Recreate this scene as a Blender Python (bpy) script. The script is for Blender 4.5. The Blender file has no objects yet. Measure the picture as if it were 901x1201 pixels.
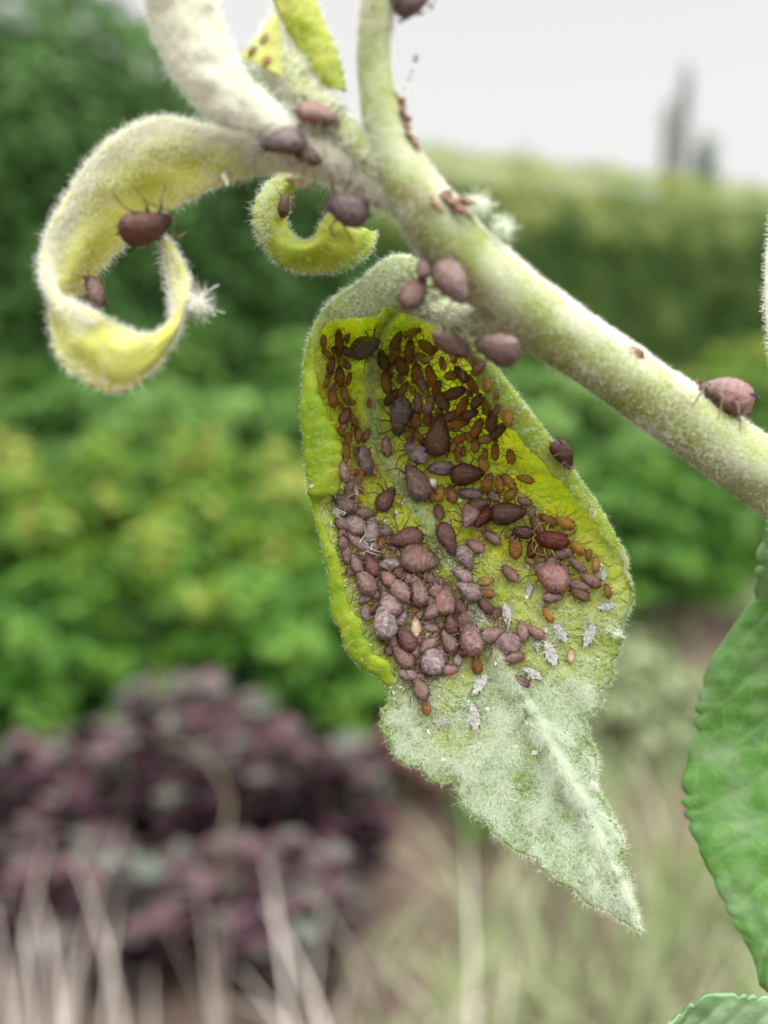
import bpy, math, random
import numpy as np
from mathutils import Vector, Matrix, noise
from mathutils.bvhtree import BVHTree
from mathutils.kdtree import KDTree

random.seed(7)
rng = np.random.default_rng(11)
scene = bpy.context.scene
COL = scene.collection

# ------------------------------------------------------------------ camera, sky, sun, exposure
F_PX = 1087.0                      # focal length in pixels of the 901 px wide photograph
CX, CY = 450.5, 600.5
PITCH = math.radians(14.0)
CAM = np.array([0.0, 0.0, 1.15])
FWD = np.array([0.0, math.cos(PITCH), -math.sin(PITCH)])
RGT = np.array([1.0, 0.0, 0.0])
UPV = np.array([0.0, math.sin(PITCH), math.cos(PITCH)])

cam_data = bpy.data.cameras.new('camera')
cam = bpy.data.objects.new('camera', cam_data)
COL.objects.link(cam)
cam.location = CAM
cam.rotation_euler = (math.pi / 2 - PITCH, 0, 0)
cam_data.sensor_fit = 'HORIZONTAL'
cam_data.sensor_width = 36.0
cam_data.lens = 36.0 * F_PX / 901.0
cam_data.clip_start = 0.002
cam_data.clip_end = 2000.0
cam_data.dof.use_dof = True
cam_data.dof.focus_distance = 0.0605
cam_data.dof.aperture_fstop = cam_data.lens / 1.75     # a phone lens, opening about 1.75 mm across
scene.camera = cam

world = bpy.data.worlds.new('World')
scene.world = world
world.use_nodes = True
wn = world.node_tree
wn.nodes.clear()
sky = wn.nodes.new('ShaderNodeTexSky')
sky.sky_type = 'NISHITA'
sky.sun_disc = False
SUN_EL, SUN_AZ = math.radians(79), math.radians(125)   # behind cloud, near the zenith
sky.sun_elevation = SUN_EL
sky.sun_rotation = SUN_AZ
hsv = wn.nodes.new('ShaderNodeHueSaturation')
hsv.inputs['Saturation'].default_value = 0.15
cloud = wn.nodes.new('ShaderNodeMix')
cloud.data_type = 'RGBA'
cloud.inputs[0].default_value = 0.95                      # overcast: a nearly even white cloud sheet
cloud.inputs[7].default_value = (0.825, 0.817, 0.810, 1)
bg = wn.nodes.new('ShaderNodeBackground')
bg.inputs['Strength'].default_value = 0.1
wo = wn.nodes.new('ShaderNodeOutputWorld')
wn.links.new(sky.outputs[0], hsv.inputs['Color'])
wn.links.new(hsv.outputs[0], cloud.inputs[6])
wn.links.new(cloud.outputs[2], bg.inputs['Color'])
wn.links.new(bg.outputs[0], wo.inputs['Surface'])

sun_data = bpy.data.lights.new('sun', 'SUN')
sun_data.energy = 1.5
sun_data.angle = math.radians(100)
sun_data.color = (1.0, 0.975, 0.94)
sun = bpy.data.objects.new('sun', sun_data)
COL.objects.link(sun)
_sd = Vector((math.sin(SUN_AZ) * math.cos(SUN_EL), math.cos(SUN_AZ) * math.cos(SUN_EL), math.sin(SUN_EL)))
sun.rotation_euler = _sd.to_track_quat('Z', 'Y').to_euler()

vs = scene.view_settings
vs.view_transform = 'Standard'
vs.look = 'None'
vs.gamma = 1.0
vs.use_curve_mapping = False
vs.exposure = 3.1
scene.render.engine = 'CYCLES'
scene.cycles.use_denoising = True
scene.cycles.max_bounces = 7
scene.cycles.diffuse_bounces = 5
scene.cycles.transmission_bounces = 5
scene.cycles.transparent_max_bounces = 6
scene.cycles.caustics_reflective = False
scene.cycles.caustics_refractive = False
scene.cycles_curves.shape = 'RIBBONS'

# ------------------------------------------------------------------ helpers
def P(x, y, d):
    """world point that lies d millimetres deep at picture point (x, y)"""
    d = d * 0.001
    return CAM + d * (FWD + RGT * ((x - CX) / F_PX) - UPV * ((y - CY) / F_PX))

def PP(a):
    a = np.asarray(a, float)
    d = a[..., 2:3] * 0.001
    return CAM + d * (FWD + RGT * ((a[..., 0:1] - CX) / F_PX) - UPV * ((a[..., 1:2] - CY) / F_PX))

def PG(x, dist):
    """ground-plan point at horizontal distance dist, in picture column x"""
    return np.array([(x - CX) / F_PX * dist * 1.0, dist, 0.0])

def lin(c):
    return tuple((v / 12.92 if v <= 0.04045 else ((v + 0.055) / 1.055) ** 2.4) for v in (q / 255 for q in c))

def catmull(pts, n):
    """resample control points smoothly (n points, even in control index)"""
    p = np.asarray(pts, float)
    q = np.vstack([2 * p[0] - p[1], p, 2 * p[-1] - p[-2]])
    u = np.linspace(0, len(p) - 1 - 1e-9, n)
    i = u.astype(int)
    t = (u - i)[:, None]
    a, b, c, d = q[i], q[i + 1], q[i + 2], q[i + 3]
    return 0.5 * ((2 * b) + (c - a) * t + (2 * a - 5 * b + 4 * c - d) * t ** 2 + (3 * b - a - 3 * c + d) * t ** 3)

def resample(p, n):
    """even arc-length resampling"""
    p = np.asarray(p, float)
    s = np.r_[0, np.cumsum(np.linalg.norm(np.diff(p, axis=0), axis=1))]
    u = np.linspace(0, s[-1], n)
    return np.stack([np.interp(u, s, p[:, k]) for k in range(p.shape[1])], 1)

def mesh_obj(name, verts, faces, mats, parent=None, origin=None, smooth=True, mat_idx=None, attrs=None):
    verts = np.asarray(verts, float)
    if origin is None:
        origin = np.zeros(3)
    origin = np.asarray(origin, float)
    me = bpy.data.meshes.new(name)
    v = (verts - origin).astype(np.float32)
    if isinstance(faces, np.ndarray):
        nf, k = faces.shape
        me.vertices.add(len(v)); me.vertices.foreach_set('co', v.ravel())
        me.loops.add(nf * k); me.loops.foreach_set('vertex_index', faces.astype(np.int32).ravel())
        me.polygons.add(nf)
        me.polygons.foreach_set('loop_start', np.arange(0, nf * k, k, dtype=np.int32))
        me.update(calc_edges=True)
    else:
        me.from_pydata(v.tolist(), [], faces)
    if smooth:
        me.polygons.foreach_set('use_smooth', np.ones(len(me.polygons), bool))
    if mat_idx is not None:
        me.polygons.foreach_set('material_index', np.asarray(mat_idx, np.int32))
    if attrs:
        for an, av in attrs.items():
            at = me.attributes.new(an, 'FLOAT', 'POINT')
            at.data.foreach_set('value', np.asarray(av, np.float32))
    for m in (mats if isinstance(mats, (list, tuple)) else [mats]):
        me.materials.append(m)
    me.update()
    o = bpy.data.objects.new(name, me)
    COL.objects.link(o)
    if parent is not None:
        o.parent = parent
        po = parent
        base = np.zeros(3)
        while po is not None:
            base += np.array(po.location); po = po.parent
        o.location = origin - base
    else:
        o.location = origin
    return o

def empty(name, loc):
    o = bpy.data.objects.new(name, None)
    o.empty_display_size = 0.01
    COL.objects.link(o)
    o.location = loc
    return o

def tag(o, label=None, cat=None, group=None, kind=None):
    if label: o['label'] = label
    if cat: o['category'] = cat
    if group: o['group'] = group
    if kind: o['kind'] = kind
    return o

def grid_faces(nu, nv, wrap_v=False):
    i, j = np.meshgrid(np.arange(nu - 1), np.arange(nv if wrap_v else nv - 1), indexing='ij')
    j2 = (j + 1) % nv
    return np.stack([i * nv + j, (i + 1) * nv + j, (i + 1) * nv + j2, i * nv + j2], -1).reshape(-1, 4)

def tube_arrays(pts, radii, seg=10, wob=0.0, wfreq=1.0, caps=True):
    pts = np.asarray(pts, float); n = len(pts)
    T = np.gradient(pts, axis=0); T /= np.linalg.norm(T, axis=1)[:, None] + 1e-20
    N = np.zeros_like(T)
    a = np.cross(T[0], [0.3, 0.2, 1.0]); N[0] = a / np.linalg.norm(a)
    for i in range(1, n):
        v = N[i - 1] - T[i] * np.dot(N[i - 1], T[i]); N[i] = v / np.linalg.norm(v)
    B = np.cross(T, N)
    ang = np.linspace(0, 2 * np.pi, seg, endpoint=False)
    r = np.broadcast_to(np.asarray(radii, float), (n,))[:, None] * np.ones((1, seg))
    if wob:
        for i in range(n):
            for j in range(seg):
                q = pts[i] * wfreq + 1.3 * np.array([math.cos(ang[j]), math.sin(ang[j]), 0])
                r[i, j] *= 1 + wob * noise.noise(Vector(q))
    V = pts[:, None] + r[..., None] * (np.cos(ang)[None, :, None] * N[:, None] + np.sin(ang)[None, :, None] * B[:, None])
    V = V.reshape(-1, 3)
    Fq = [tuple(f) for f in grid_faces(n, seg, True)[:, ::-1].tolist()]
    if caps:
        Fq.append(tuple(range(seg))); Fq.append(tuple(range((n - 1) * seg, n * seg))[::-1])
    return V, Fq

# ------------------------------------------------------------------ materials
def new_mat(name):
    m = bpy.data.materials.new(name); m.use_nodes = True
    nt = m.node_tree; nt.nodes.clear()
    return m, nt, nt.nodes, nt.links

def nd(N, typ, **kw):
    n = N.new(typ)
    for k, v in kw.items():
        if k in n.inputs:
            n.inputs[k].default_value = v
        else:
            setattr(n, k, v)
    return n

def mixrgb(N, L, fac, a, b, blend='MIX'):
    m = N.new('ShaderNodeMix'); m.data_type = 'RGBA'; m.blend_type = blend
    for sock, val in ((m.inputs[0], fac), (m.inputs[6], a), (m.inputs[7], b)):
        if hasattr(val, 'is_output') or isinstance(val, bpy.types.NodeSocket):
            L.new(val, sock)
        else:
            sock.default_value = val if not isinstance(val, tuple) or len(val) == 4 else (*val, 1)
    return m.outputs[2]

def ramp(N, L, fac, stops):
    r = N.new('ShaderNodeValToRGB')
    L.new(fac, r.inputs[0])
    el = r.color_ramp.elements
    while len(el) < len(stops): el.new(0.5)
    for e, (p, c) in zip(el, stops):
        e.position = p; e.color = (*c, 1) if len(c) == 3 else c
    return r.outputs[0]

def mm_coords(N, L, scale=1000.0):
    tc = N.new('ShaderNodeTexCoord')
    mp = N.new('ShaderNodeMapping'); mp.inputs['Scale'].default_value = (scale,) * 3
    L.new(tc.outputs['Object'], mp.inputs[0])
    return mp.outputs[0]

def noise_tex(N, L, vec, scale, detail=3, rough=0.55):
    n = N.new('ShaderNodeTexNoise')
    n.inputs['Scale'].default_value = scale; n.inputs['Detail'].default_value = detail
    n.inputs['Roughness'].default_value = rough
    L.new(vec, n.inputs['Vector'])
    return n.outputs['Fac']

def attr(N, name):
    a = N.new('ShaderNodeAttribute'); a.attribute_name = name
    return a.outputs['Fac']

def leafy_surface(N, L, col, trans_col, trans, rough=0.5, spec=0.3, bump=None, bump_s=0.3, bump_d=0.0001):
    p = N.new('ShaderNodeBsdfPrincipled')
    p.inputs['Roughness'].default_value = rough
    p.inputs['Specular IOR Level'].default_value = spec
    t = N.new('ShaderNodeBsdfTranslucent')
    mx = N.new('ShaderNodeMixShader'); mx.inputs[0].default_value = trans
    out = N.new('ShaderNodeOutputMaterial')
    for c, s in ((col, p.inputs['Base Color']), (trans_col, t.inputs['Color'])):
        if isinstance(c, tuple): s.default_value = (*c, 1)
        else: L.new(c, s)
    if bump is not None:
        b = N.new('ShaderNodeBump'); b.inputs['Strength'].default_value = bump_s; b.inputs['Distance'].default_value = bump_d
        L.new(bump, b.inputs['Height']); L.new(b.outputs[0], p.inputs['Normal']); L.new(b.outputs[0], t.inputs['Normal'])
    L.new(p.outputs[0], mx.inputs[1]); L.new(t.outputs[0], mx.inputs[2]); L.new(mx.outputs[0], out.inputs['Surface'])
    return p

def mat_underside(name='leaf_underside', hollow=(0.72, 0.74, 0.025), pale=(0.33, 0.48, 0.18), trans=0.62):
    m, nt, N, L = new_mat(name)
    v = mm_coords(N, L)
    n1 = noise_tex(N, L, v, 0.35, 4)
    vor = N.new('ShaderNodeTexVoronoi'); vor.feature = 'DISTANCE_TO_EDGE'; vor.inputs['Scale'].default_value = 1.15
    nz = noise_tex(N, L, v, 1.2, 2)
    w = N.new('ShaderNodeVectorMath'); w.operation = 'ADD'
    L.new(v, w.inputs[0]); L.new(nz, w.inputs[1]); L.new(w.outputs[0], vor.inputs['Vector'])
    cell = N.new('ShaderNodeMapRange'); cell.inputs[1].default_value = 0.0; cell.inputs[2].default_value = 0.25
    L.new(vor.outputs['Distance'], cell.inputs[0])
    fz = attr(N, 'fuzz')
    base = mixrgb(N, L, fz, hollow, pale)
    vcol = mixrgb(N, L, fz, (0.74, 0.77, 0.13, 1), (0.40, 0.50, 0.27, 1))
    vein = mixrgb(N, L, cell.outputs[0], vcol, base)
    var = ramp(N, L, n1, [(0.3, (0.80, 0.84, 0.72)), (0.7, (1.08, 1.05, 1.0))])
    col = mixrgb(N, L, 1.0, vein, var, 'MULTIPLY')
    st = noise_tex(N, L, v, 0.55, 6, 0.7)
    sf_ = N.new('ShaderNodeMapRange'); sf_.inputs[1].default_value = 0.50; sf_.inputs[2].default_value = 0.66; sf_.inputs[4].default_value = 0.5
    L.new(st, sf_.inputs[0])
    inv = N.new('ShaderNodeMath'); inv.operation = 'SUBTRACT'; inv.inputs[0].default_value = 1.0; L.new(fz, inv.inputs[1])
    sm_ = N.new('ShaderNodeMath'); sm_.operation = 'MULTIPLY'; L.new(sf_.outputs[0], sm_.inputs[0]); L.new(attr(N, 'stain'), sm_.inputs[1])
    col = mixrgb(N, L, sm_.outputs[0], col, (0.34, 0.20, 0.02, 1))       # brown feeding stains
    leafy_surface(N, L, col, col, trans, 0.55, 0.3, cell.outputs[0], 0.8, 0.00022)
    return m

def mat_upperside(name, c1, c2, trans=0.35, rough=0.45, scale=0.5):
    m, nt, N, L = new_mat(name)
    v = mm_coords(N, L)
    n1 = noise_tex(N, L, v, scale, 4)
    n2 = noise_tex(N, L, v, 2.2, 3)
    col = ramp(N, L, n1, [(0.32, c1), (0.68, c2)])
    leafy_surface(N, L, col, col, trans, rough, 0.35, n2, 0.4, 0.00012)
    return m

def mat_flap(name, c1, c2, pale, trans=0.4):
    m, nt, N, L = new_mat(name)
    v = mm_coords(N, L)
    n1 = noise_tex(N, L, v, 0.6, 5); n2 = noise_tex(N, L, v, 2.0, 4)
    col = ramp(N, L, n1, [(0.32, c1), (0.68, c2)])
    col = mixrgb(N, L, attr(N, 'fuzz'), col, pale)
    leafy_surface(N, L, col, col, trans, 0.5, 0.3, n2, 0.7, 0.0002)
    return m

def mat_hair(name, c, trans=0.4):
    m, nt, N, L = new_mat(name)
    d = N.new('ShaderNodeBsdfDiffuse'); d.inputs[0].default_value = (*c, 1)
    t = N.new('ShaderNodeBsdfTranslucent'); t.inputs[0].default_value = (*c, 1)
    mx = N.new('ShaderNodeMixShader'); mx.inputs[0].default_value = trans
    o = N.new('ShaderNodeOutputMaterial')
    L.new(d.outputs[0], mx.inputs[1]); L.new(t.outputs[0], mx.inputs[2]); L.new(mx.outputs[0], o.inputs[0])
    return m

def mat_plain(name, c, rough=0.6, trans=0.0, spec=0.3, var=0.35, scale=3.0, mm=True, bump_d=0.00005):
    m, nt, N, L = new_mat(name)
    v = mm_coords(N, L, 1000.0 if mm else 1.0)
    n1 = noise_tex(N, L, v, scale, 4)
    lo = tuple(q * (1 - var) for q in c); hi = tuple(min(1, q * (1 + var)) for q in c)
    col = ramp(N, L, n1, [(0.3, lo), (0.7, hi)])
    leafy_surface(N, L, col, col, trans, rough, spec, n1, 0.4, bump_d)
    return m

def mat_aphid_body():
    m, nt, N, L = new_mat('aphid_body')
    oi = N.new('ShaderNodeObjectInfo')
    tc = N.new('ShaderNodeTexCoord')
    off = N.new('ShaderNodeVectorMath'); off.operation = 'ADD'
    rv = N.new('ShaderNodeMath'); rv.operation = 'MULTIPLY'; rv.inputs[1].default_value = 60.0
    L.new(oi.outputs['Random'], rv.inputs[0])
    L.new(tc.outputs['Object'], off.inputs[0]); L.new(rv.outputs[0], off.inputs[1])
    n1 = noise_tex(N, L, off.outputs[0], 5.0, 4, 0.6)
    n2 = noise_tex(N, L, off.outputs[0], 7.0, 5, 0.68)
    # darker cross bands on the back, broken up
    sx = N.new('ShaderNodeSeparateXYZ'); L.new(tc.outputs['Object'], sx.inputs[0])
    bnd = N.new('ShaderNodeMath'); bnd.operation = 'MULTIPLY'; bnd.inputs[1].default_value = 58.0
    L.new(sx.outputs['X'], bnd.inputs[0])
    sn = N.new('ShaderNodeMath'); sn.operation = 'SINE'; L.new(bnd.outputs[0], sn.inputs[0])
    sm = N.new('ShaderNodeMapRange'); sm.inputs[1].default_value = -0.2; sm.inputs[2].default_value = 1.0
    sm.inputs[3].default_value = 1.0; sm.inputs[4].default_value = 0.78
    L.new(sn.outputs[0], sm.inputs[0])
    var = ramp(N, L, n1, [(0.28, (0.62, 0.58, 0.56)), (0.72, (1.28, 1.22, 1.2))])
    c0 = mixrgb(N, L, 1.0, oi.outputs['Color'], var, 'MULTIPLY')
    c1 = mixrgb(N, L, 1.0, c0, sm.outputs[0], 'MULTIPLY')
    hx = N.new('ShaderNodeMapRange'); hx.inputs[1].default_value = 0.10; hx.inputs[2].default_value = 0.42; hx.inputs[3].default_value = 1.0; hx.inputs[4].default_value = 0.55
    L.new(sx.outputs['X'], hx.inputs[0])
    c1 = mixrgb(N, L, 1.0, c1, hx.outputs[0], 'MULTIPLY')                 # darker head and thorax
    # powdery wax
    wx = N.new('ShaderNodeMapRange'); wx.inputs[1].default_value = 0.42; wx.inputs[2].default_value = 0.68
    L.new(n2, wx.inputs[0])
    wf = N.new('ShaderNodeMath'); wf.operation = 'MULTIPLY'; L.new(wx.outputs[0], wf.inputs[0]); L.new(oi.outputs['Alpha'], wf.inputs[1])
    c2 = mixrgb(N, L, wf.outputs[0], c1, (0.44, 0.37, 0.37, 1))
    tr = mixrgb(N, L, 0.5, c0, oi.outputs['Color'])
    p = leafy_surface(N, L, c2, tr, 0.22, 0.42, 0.6, n2, 0.35, 0.03)
    mxs = [q for q in N if q.bl_idname == 'ShaderNodeMixShader'][0]
    tm = N.new('ShaderNodeMapRange'); tm.inputs[3].default_value = 0.60; tm.inputs[4].default_value = 0.24; tm.inputs[2].default_value = 0.4
    L.new(oi.outputs['Alpha'], tm.inputs[0]); L.new(tm.outputs[0], mxs.inputs[0])
    p.inputs['Coat Weight'].default_value = 0.35; p.inputs['Coat Roughness'].default_value = 0.22
    ro = N.new('ShaderNodeMapRange'); ro.inputs[3].default_value = 0.22; ro.inputs[4].default_value = 0.5
    L.new(oi.outputs['Alpha'], ro.inputs[0]); L.new(ro.outputs[0], p.inputs['Roughness'])
    return m

M_UNDER = mat_underside()
M_UPPER_FLAP = mat_flap('leaf_upper_yellow_green', (0.30, 0.48, 0.03), (0.58, 0.67, 0.08), (0.62, 0.67, 0.36), 0.70)
M_CURL_OUT = mat_upperside('curled_leaf_yellow', (0.52, 0.54, 0.09), (0.66, 0.67, 0.24), 0.42)
M_CURL_PALE = mat_upperside('curled_leaf_pale', (0.58, 0.60, 0.42), (0.70, 0.71, 0.58), 0.3, 0.7)
M_SMALL_CURL = mat_upperside('small_curl_green', (0.30, 0.40, 0.025), (0.54, 0.56, 0.05), 0.45)
M_GREENLEAF = None
M_HAIR = mat_hair('hair_white', (0.74, 0.80, 0.68), 0.4)
M_HAIR_CURL = mat_hair('hair_cream', (0.84, 0.84, 0.78), 0.4)
M_APHID = mat_aphid_body()
M_LIMB = mat_plain('aphid_limb', (0.16, 0.10, 0.06), 0.5, 0.2, 0.3, 0.3, 8.0, False, 0.02)
M_LIMB_PALE = mat_plain('aphid_limb_pale', (0.36, 0.24, 0.10), 0.5, 0.3, 0.3, 0.3, 8.0, False, 0.02)
M_DARK = mat_plain('aphid_dark', (0.03, 0.022, 0.025), 0.4, 0.0, 0.4, 0.3, 8.0, False, 0.02)
M_SKIN = mat_plain('shed_skin', (0.50, 0.50, 0.47), 0.6, 0.35, 0.3, 0.35, 7.0, False, 0.05)
M_BUD = mat_plain('bud_scale', (0.25, 0.165, 0.105), 0.7, 0.2, 0.2, 0.4, 1.2)
M_WAX = mat_plain('wax_floss', (0.72, 0.71, 0.68), 0.9, 0.2, 0.1, 0.2, 3.0)

def mat_stem():
    m, nt, N, L = new_mat('young_stem')
    v = mm_coords(N, L)
    n1 = noise_tex(N, L, v, 0.28, 4); n2 = noise_tex(N, L, v, 2.5, 3)
    col = ramp(N, L, n1, [(0.30, (0.19, 0.17, 0.04)), (0.42, (0.22, 0.27, 0.07)), (0.55, (0.31, 0.36, 0.17)), (0.75, (0.44, 0.47, 0.33))])
    leafy_surface(N, L, col, col, 0.08, 0.65, 0.2, n2, 0.5, 0.0001)
    return m
M_STEM = mat_stem()

def mat_green_leaf():
    m, nt, N, L = new_mat('mature_leaf_green')
    v = mm_coords(N, L)
    n1 = noise_tex(N, L, v, 0.30, 4); n2 = noise_tex(N, L, v, 1.6, 3)
    col = ramp(N, L, n1, [(0.30, (0.075, 0.18, 0.055)), (0.46, (0.095, 0.25, 0.04)), (0.60, (0.16, 0.29, 0.11)), (0.75, (0.25, 0.36, 0.20))])
    vn = attr(N, 'vein')
    vor = N.new('ShaderNodeTexVoronoi'); vor.feature = 'DISTANCE_TO_EDGE'; vor.inputs['Scale'].default_value = 0.75
    L.new(v, vor.inputs['Vector'])
    net = N.new('ShaderNodeMapRange'); net.inputs[1].default_value = 0.0; net.inputs[2].default_value = 0.10; net.inputs[3].default_value = 0.22; net.inputs[4].default_value = 0.0
    L.new(vor.outputs['Distance'], net.inputs[0])
    mxv = N.new('ShaderNodeMath'); mxv.operation = 'MAXIMUM'; L.new(vn, mxv.inputs[0]); L.new(net.outputs[0], mxv.inputs[1])
    col2 = mixrgb(N, L, mxv.outputs[0], col, (0.26, 0.40, 0.20, 1))
    leafy_surface(N, L, col2, (0.25, 0.42, 0.04), 0.3, 0.55, 0.35, n2, 0.35, 0.0002)
    return m
M_GREENLEAF = mat_green_leaf()

def mat_foliage(name, stops, trans=0.3, rough=0.5, spec=0.16):
    m, nt, N, L = new_mat(name)
    t = attr(N, 'tint')
    col = ramp(N, L, t, stops)
    leafy_surface(N, L, col, col, trans, rough, spec)
    return m

# ------------------------------------------------------------------ hair (real strands)
def strands(name, roots, normals, lengths, parent, mat, lay=0.75, radius=9e-6, k=5, curl=0.5, comb=None, comb_w=0.0):
    n = len(roots)
    nm = normals / (np.linalg.norm(normals, axis=1)[:, None] + 1e-20)
    rd = rng.normal(size=(n, 3))
    tan = rd - nm * np.sum(rd * nm, 1)[:, None]; tan /= np.linalg.norm(tan, axis=1)[:, None]
    if comb is not None:
        tan = tan + comb * comb_w; tan -= nm * np.sum(tan * nm, 1)[:, None]; tan /= np.linalg.norm(tan, axis=1)[:, None] + 1e-20
    d = nm * (1 - lay) + tan * lay
    lay_r = rng.uniform(0.6, 1.25, n)[:, None]
    d = nm * (1 - lay * lay_r * 0.8) + tan * lay * lay_r
    d /= np.linalg.norm(d, axis=1)[:, None]
    pts = np.zeros((n, k, 3)); pts[:, 0] = roots
    step = (lengths / (k - 1))[:, None]
    for i in range(1, k):
        bend = rng.normal(size=(n, 3)) * curl * 0.6
        d = d + bend - nm * (0.10 * lay)
        inward = np.sum((pts[:, i - 1] - roots) * nm, 1)
        d = d + nm * np.where(inward < 4e-5, 0.35, 0.0)[:, None]
        d /= np.linalg.norm(d, axis=1)[:, None]
        pts[:, i] = pts[:, i - 1] + d * step
    base = np.array(parent.matrix_world.translation) if False else abs_loc(parent)
    cu = bpy.data.hair_curves.new(name)
    cu.add_curves([k] * n)
    cu.attributes['position'].data.foreach_set('vector', (pts - base).astype(np.float32).ravel())
    ra = cu.attributes.get('radius') or cu.attributes.new('radius', 'FLOAT', 'POINT')
    prof = np.linspace(1.0, 0.45, k)[None, :] * rng.uniform(0.7, 1.3, n)[:, None] * radius
    ra.data.foreach_set('value', prof.astype(np.float32).ravel())
    cu.materials.append(mat)
    o = bpy.data.objects.new(name, cu)
    COL.objects.link(o); o.parent = parent
    o['kind'] = 'stuff'
    return o

def abs_loc(o):
    b = np.zeros(3)
    while o is not None:
        b += np.array(o.location); o = o.parent
    return b

def sample_faces(V, Fq, n, weight=None):
    """random points and normals on a quad mesh"""
    V = np.asarray(V); Fq = np.asarray(Fq)
    a, b, c, d = V[Fq[:, 0]], V[Fq[:, 1]], V[Fq[:, 2]], V[Fq[:, 3]]
    nr = np.cross(c - a, d - b)
    ar = np.linalg.norm(nr, axis=1)
    w = ar * (weight if weight is not None else 1.0)
    idx = rng.choice(len(Fq), n, p=w / w.sum())
    u, v = rng.random(n)[:, None], rng.random(n)[:, None]
    p = (a[idx] * (1 - u) + b[idx] * u) * (1 - v) + (d[idx] * (1 - u) + c[idx] * u) * v
    return p, nr[idx] / (ar[idx][:, None] + 1e-30), idx

# ================================================================== THE SETTING (garden behind)
def mat_ground():
    m, nt, N, L = new_mat('soil')
    tc = N.new('ShaderNodeTexCoord')
    n1 = noise_tex(N, L, tc.outputs['Object'], 2.2, 5); n2 = noise_tex(N, L, tc.outputs['Object'], 30.0, 4)
    c = ramp(N, L, n1, [(0.35, (0.055, 0.040, 0.033)), (0.55, (0.10, 0.072, 0.058)), (0.7, (0.12, 0.105, 0.070))])
    v = ramp(N, L, n2, [(0.3, (0.6, 0.6, 0.6)), (0.7, (1.2, 1.2, 1.2))])
    c2 = mixrgb(N, L, 1.0, c, v, 'MULTIPLY')
    leafy_surface(N, L, c2, c2, 0.0, 0.9, 0.1, n2, 0.8, 0.02)
    return m

gx = np.r_[-85, -50, -20, np.linspace(-8, 12, 90), 30, 60, 125]
gy = np.r_[-36, -15, np.linspace(-4, 18, 90), 30, 60, 110, 186]
GX, GY = np.meshgrid(gx, gy, indexing='ij')
GZ = np.zeros_like(GX)
for i in range(GX.shape[0]):
    for j in range(GX.shape[1]):
        if abs(GX[i, j]) < 14 and -5 < GY[i, j] < 20:
            GZ[i, j] = 0.05 * noise.noise(Vector((GX[i, j] * 1.3, GY[i, j] * 1.3, 0.0))) - 0.02
ground = mesh_obj('ground', np.stack([GX, GY, GZ], -1).reshape(-1, 3), grid_faces(len(gx), len(gy)), mat_ground())
tag(ground, kind='structure')

def leaf_cloud(name, pos, nrm, size, mat, parent, aspect=0.55, tint=None, fold=0.25, axis=None, droop=0.0):
    """many folded leaf blades in one mesh"""
    n = len(pos)
    nrm = nrm / (np.linalg.norm(nrm, axis=1)[:, None] + 1e-12)
    rd = rng.normal(size=(n, 3)) if axis is None else axis + rng.normal(size=(n, 3)) * 0.25
    rd[:, 2] -= droop
    ax = rd - nrm * np.sum(rd * nrm, 1)[:, None]; ax /= np.linalg.norm(ax, axis=1)[:, None] + 1e-12
    sd = np.cross(nrm, ax)
    s = np.asarray(size)[:, None] * np.ones((n, 1))
    b = pos - ax * s * 0.5
    V = np.stack([b,
                  b + ax * s * 0.28 + sd * s * aspect * 0.46 + nrm * s * fold * 0.35,
                  b + ax * s * 0.68 + sd * s * aspect * 0.38 + nrm * s * fold * 0.25,
                  b + ax * s - nrm * s * 0.12,
                  b + ax * s * 0.68 - sd * s * aspect * 0.38 + nrm * s * fold * 0.25,
                  b + ax * s * 0.28 - sd * s * aspect * 0.46 + nrm * s * fold * 0.35,
                  b + ax * s * 0.5], 1).reshape(-1, 3)
    k = np.arange(n)[:, None] * 7
    Fq = np.concatenate([k + np.array([[0, 6, 2, 1]]), k + np.array([[6, 3, 2, 2]])[:, [0, 1, 2, 2]]], 0) if False else \
        np.concatenate([k + np.array([[0, 1, 2, 6]]), k + np.array([[0, 6, 4, 5]])], 0)
    Ft = np.concatenate([k + np.array([[6, 2, 3]]), k + np.array([[6, 3, 4]])], 0)
    faces = np.concatenate([np.stack([Fq[:, 0], Fq[:, 1], Fq[:, 2]], 1), np.stack([Fq[:, 0], Fq[:, 2], Fq[:, 3]], 1), Ft], 0)
    t = rng.random(n) if tint is None else tint
    o = mesh_obj(name, V, faces, mat, parent, origin=abs_loc(parent), smooth=False, attrs={'tint': np.repeat(t, 7)})
    o['kind'] = 'stuff'
    return o

M_BARK = mat_plain('bark', (0.10, 0.075, 0.055), 0.9, 0, 0.1, 0.4, 25.0, False, 0.01)
M_PURPLESTEM = mat_plain('purple_stem', (0.16, 0.06, 0.07), 0.6, 0, 0.3, 0.3, 25.0, False, 0.002)

def stems(name, base, tips, r0, mat, parent):
    V, Fl = [], []
    o = 0
    for tp in tips:
        tp = np.asarray(tp)
        mid = base + (tp - base) * 0.5 + rng.normal(size=3) * 0.06 * np.linalg.norm(tp - base)
        b = base + np.array([rng.normal() * r0 * 2, rng.normal() * r0 * 2, -0.03])
        pts = catmull([b, mid, tp], 7)
        v, f = tube_arrays(pts, np.linspace(r0, r0 * 0.35, 7), 6)
        V.append(v); Fl += [tuple(q + o for q in ff) for ff in f]; o += len(v)
    return mesh_obj(name, np.vstack(V), Fl, mat, parent, origin=abs_loc(parent))

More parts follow.
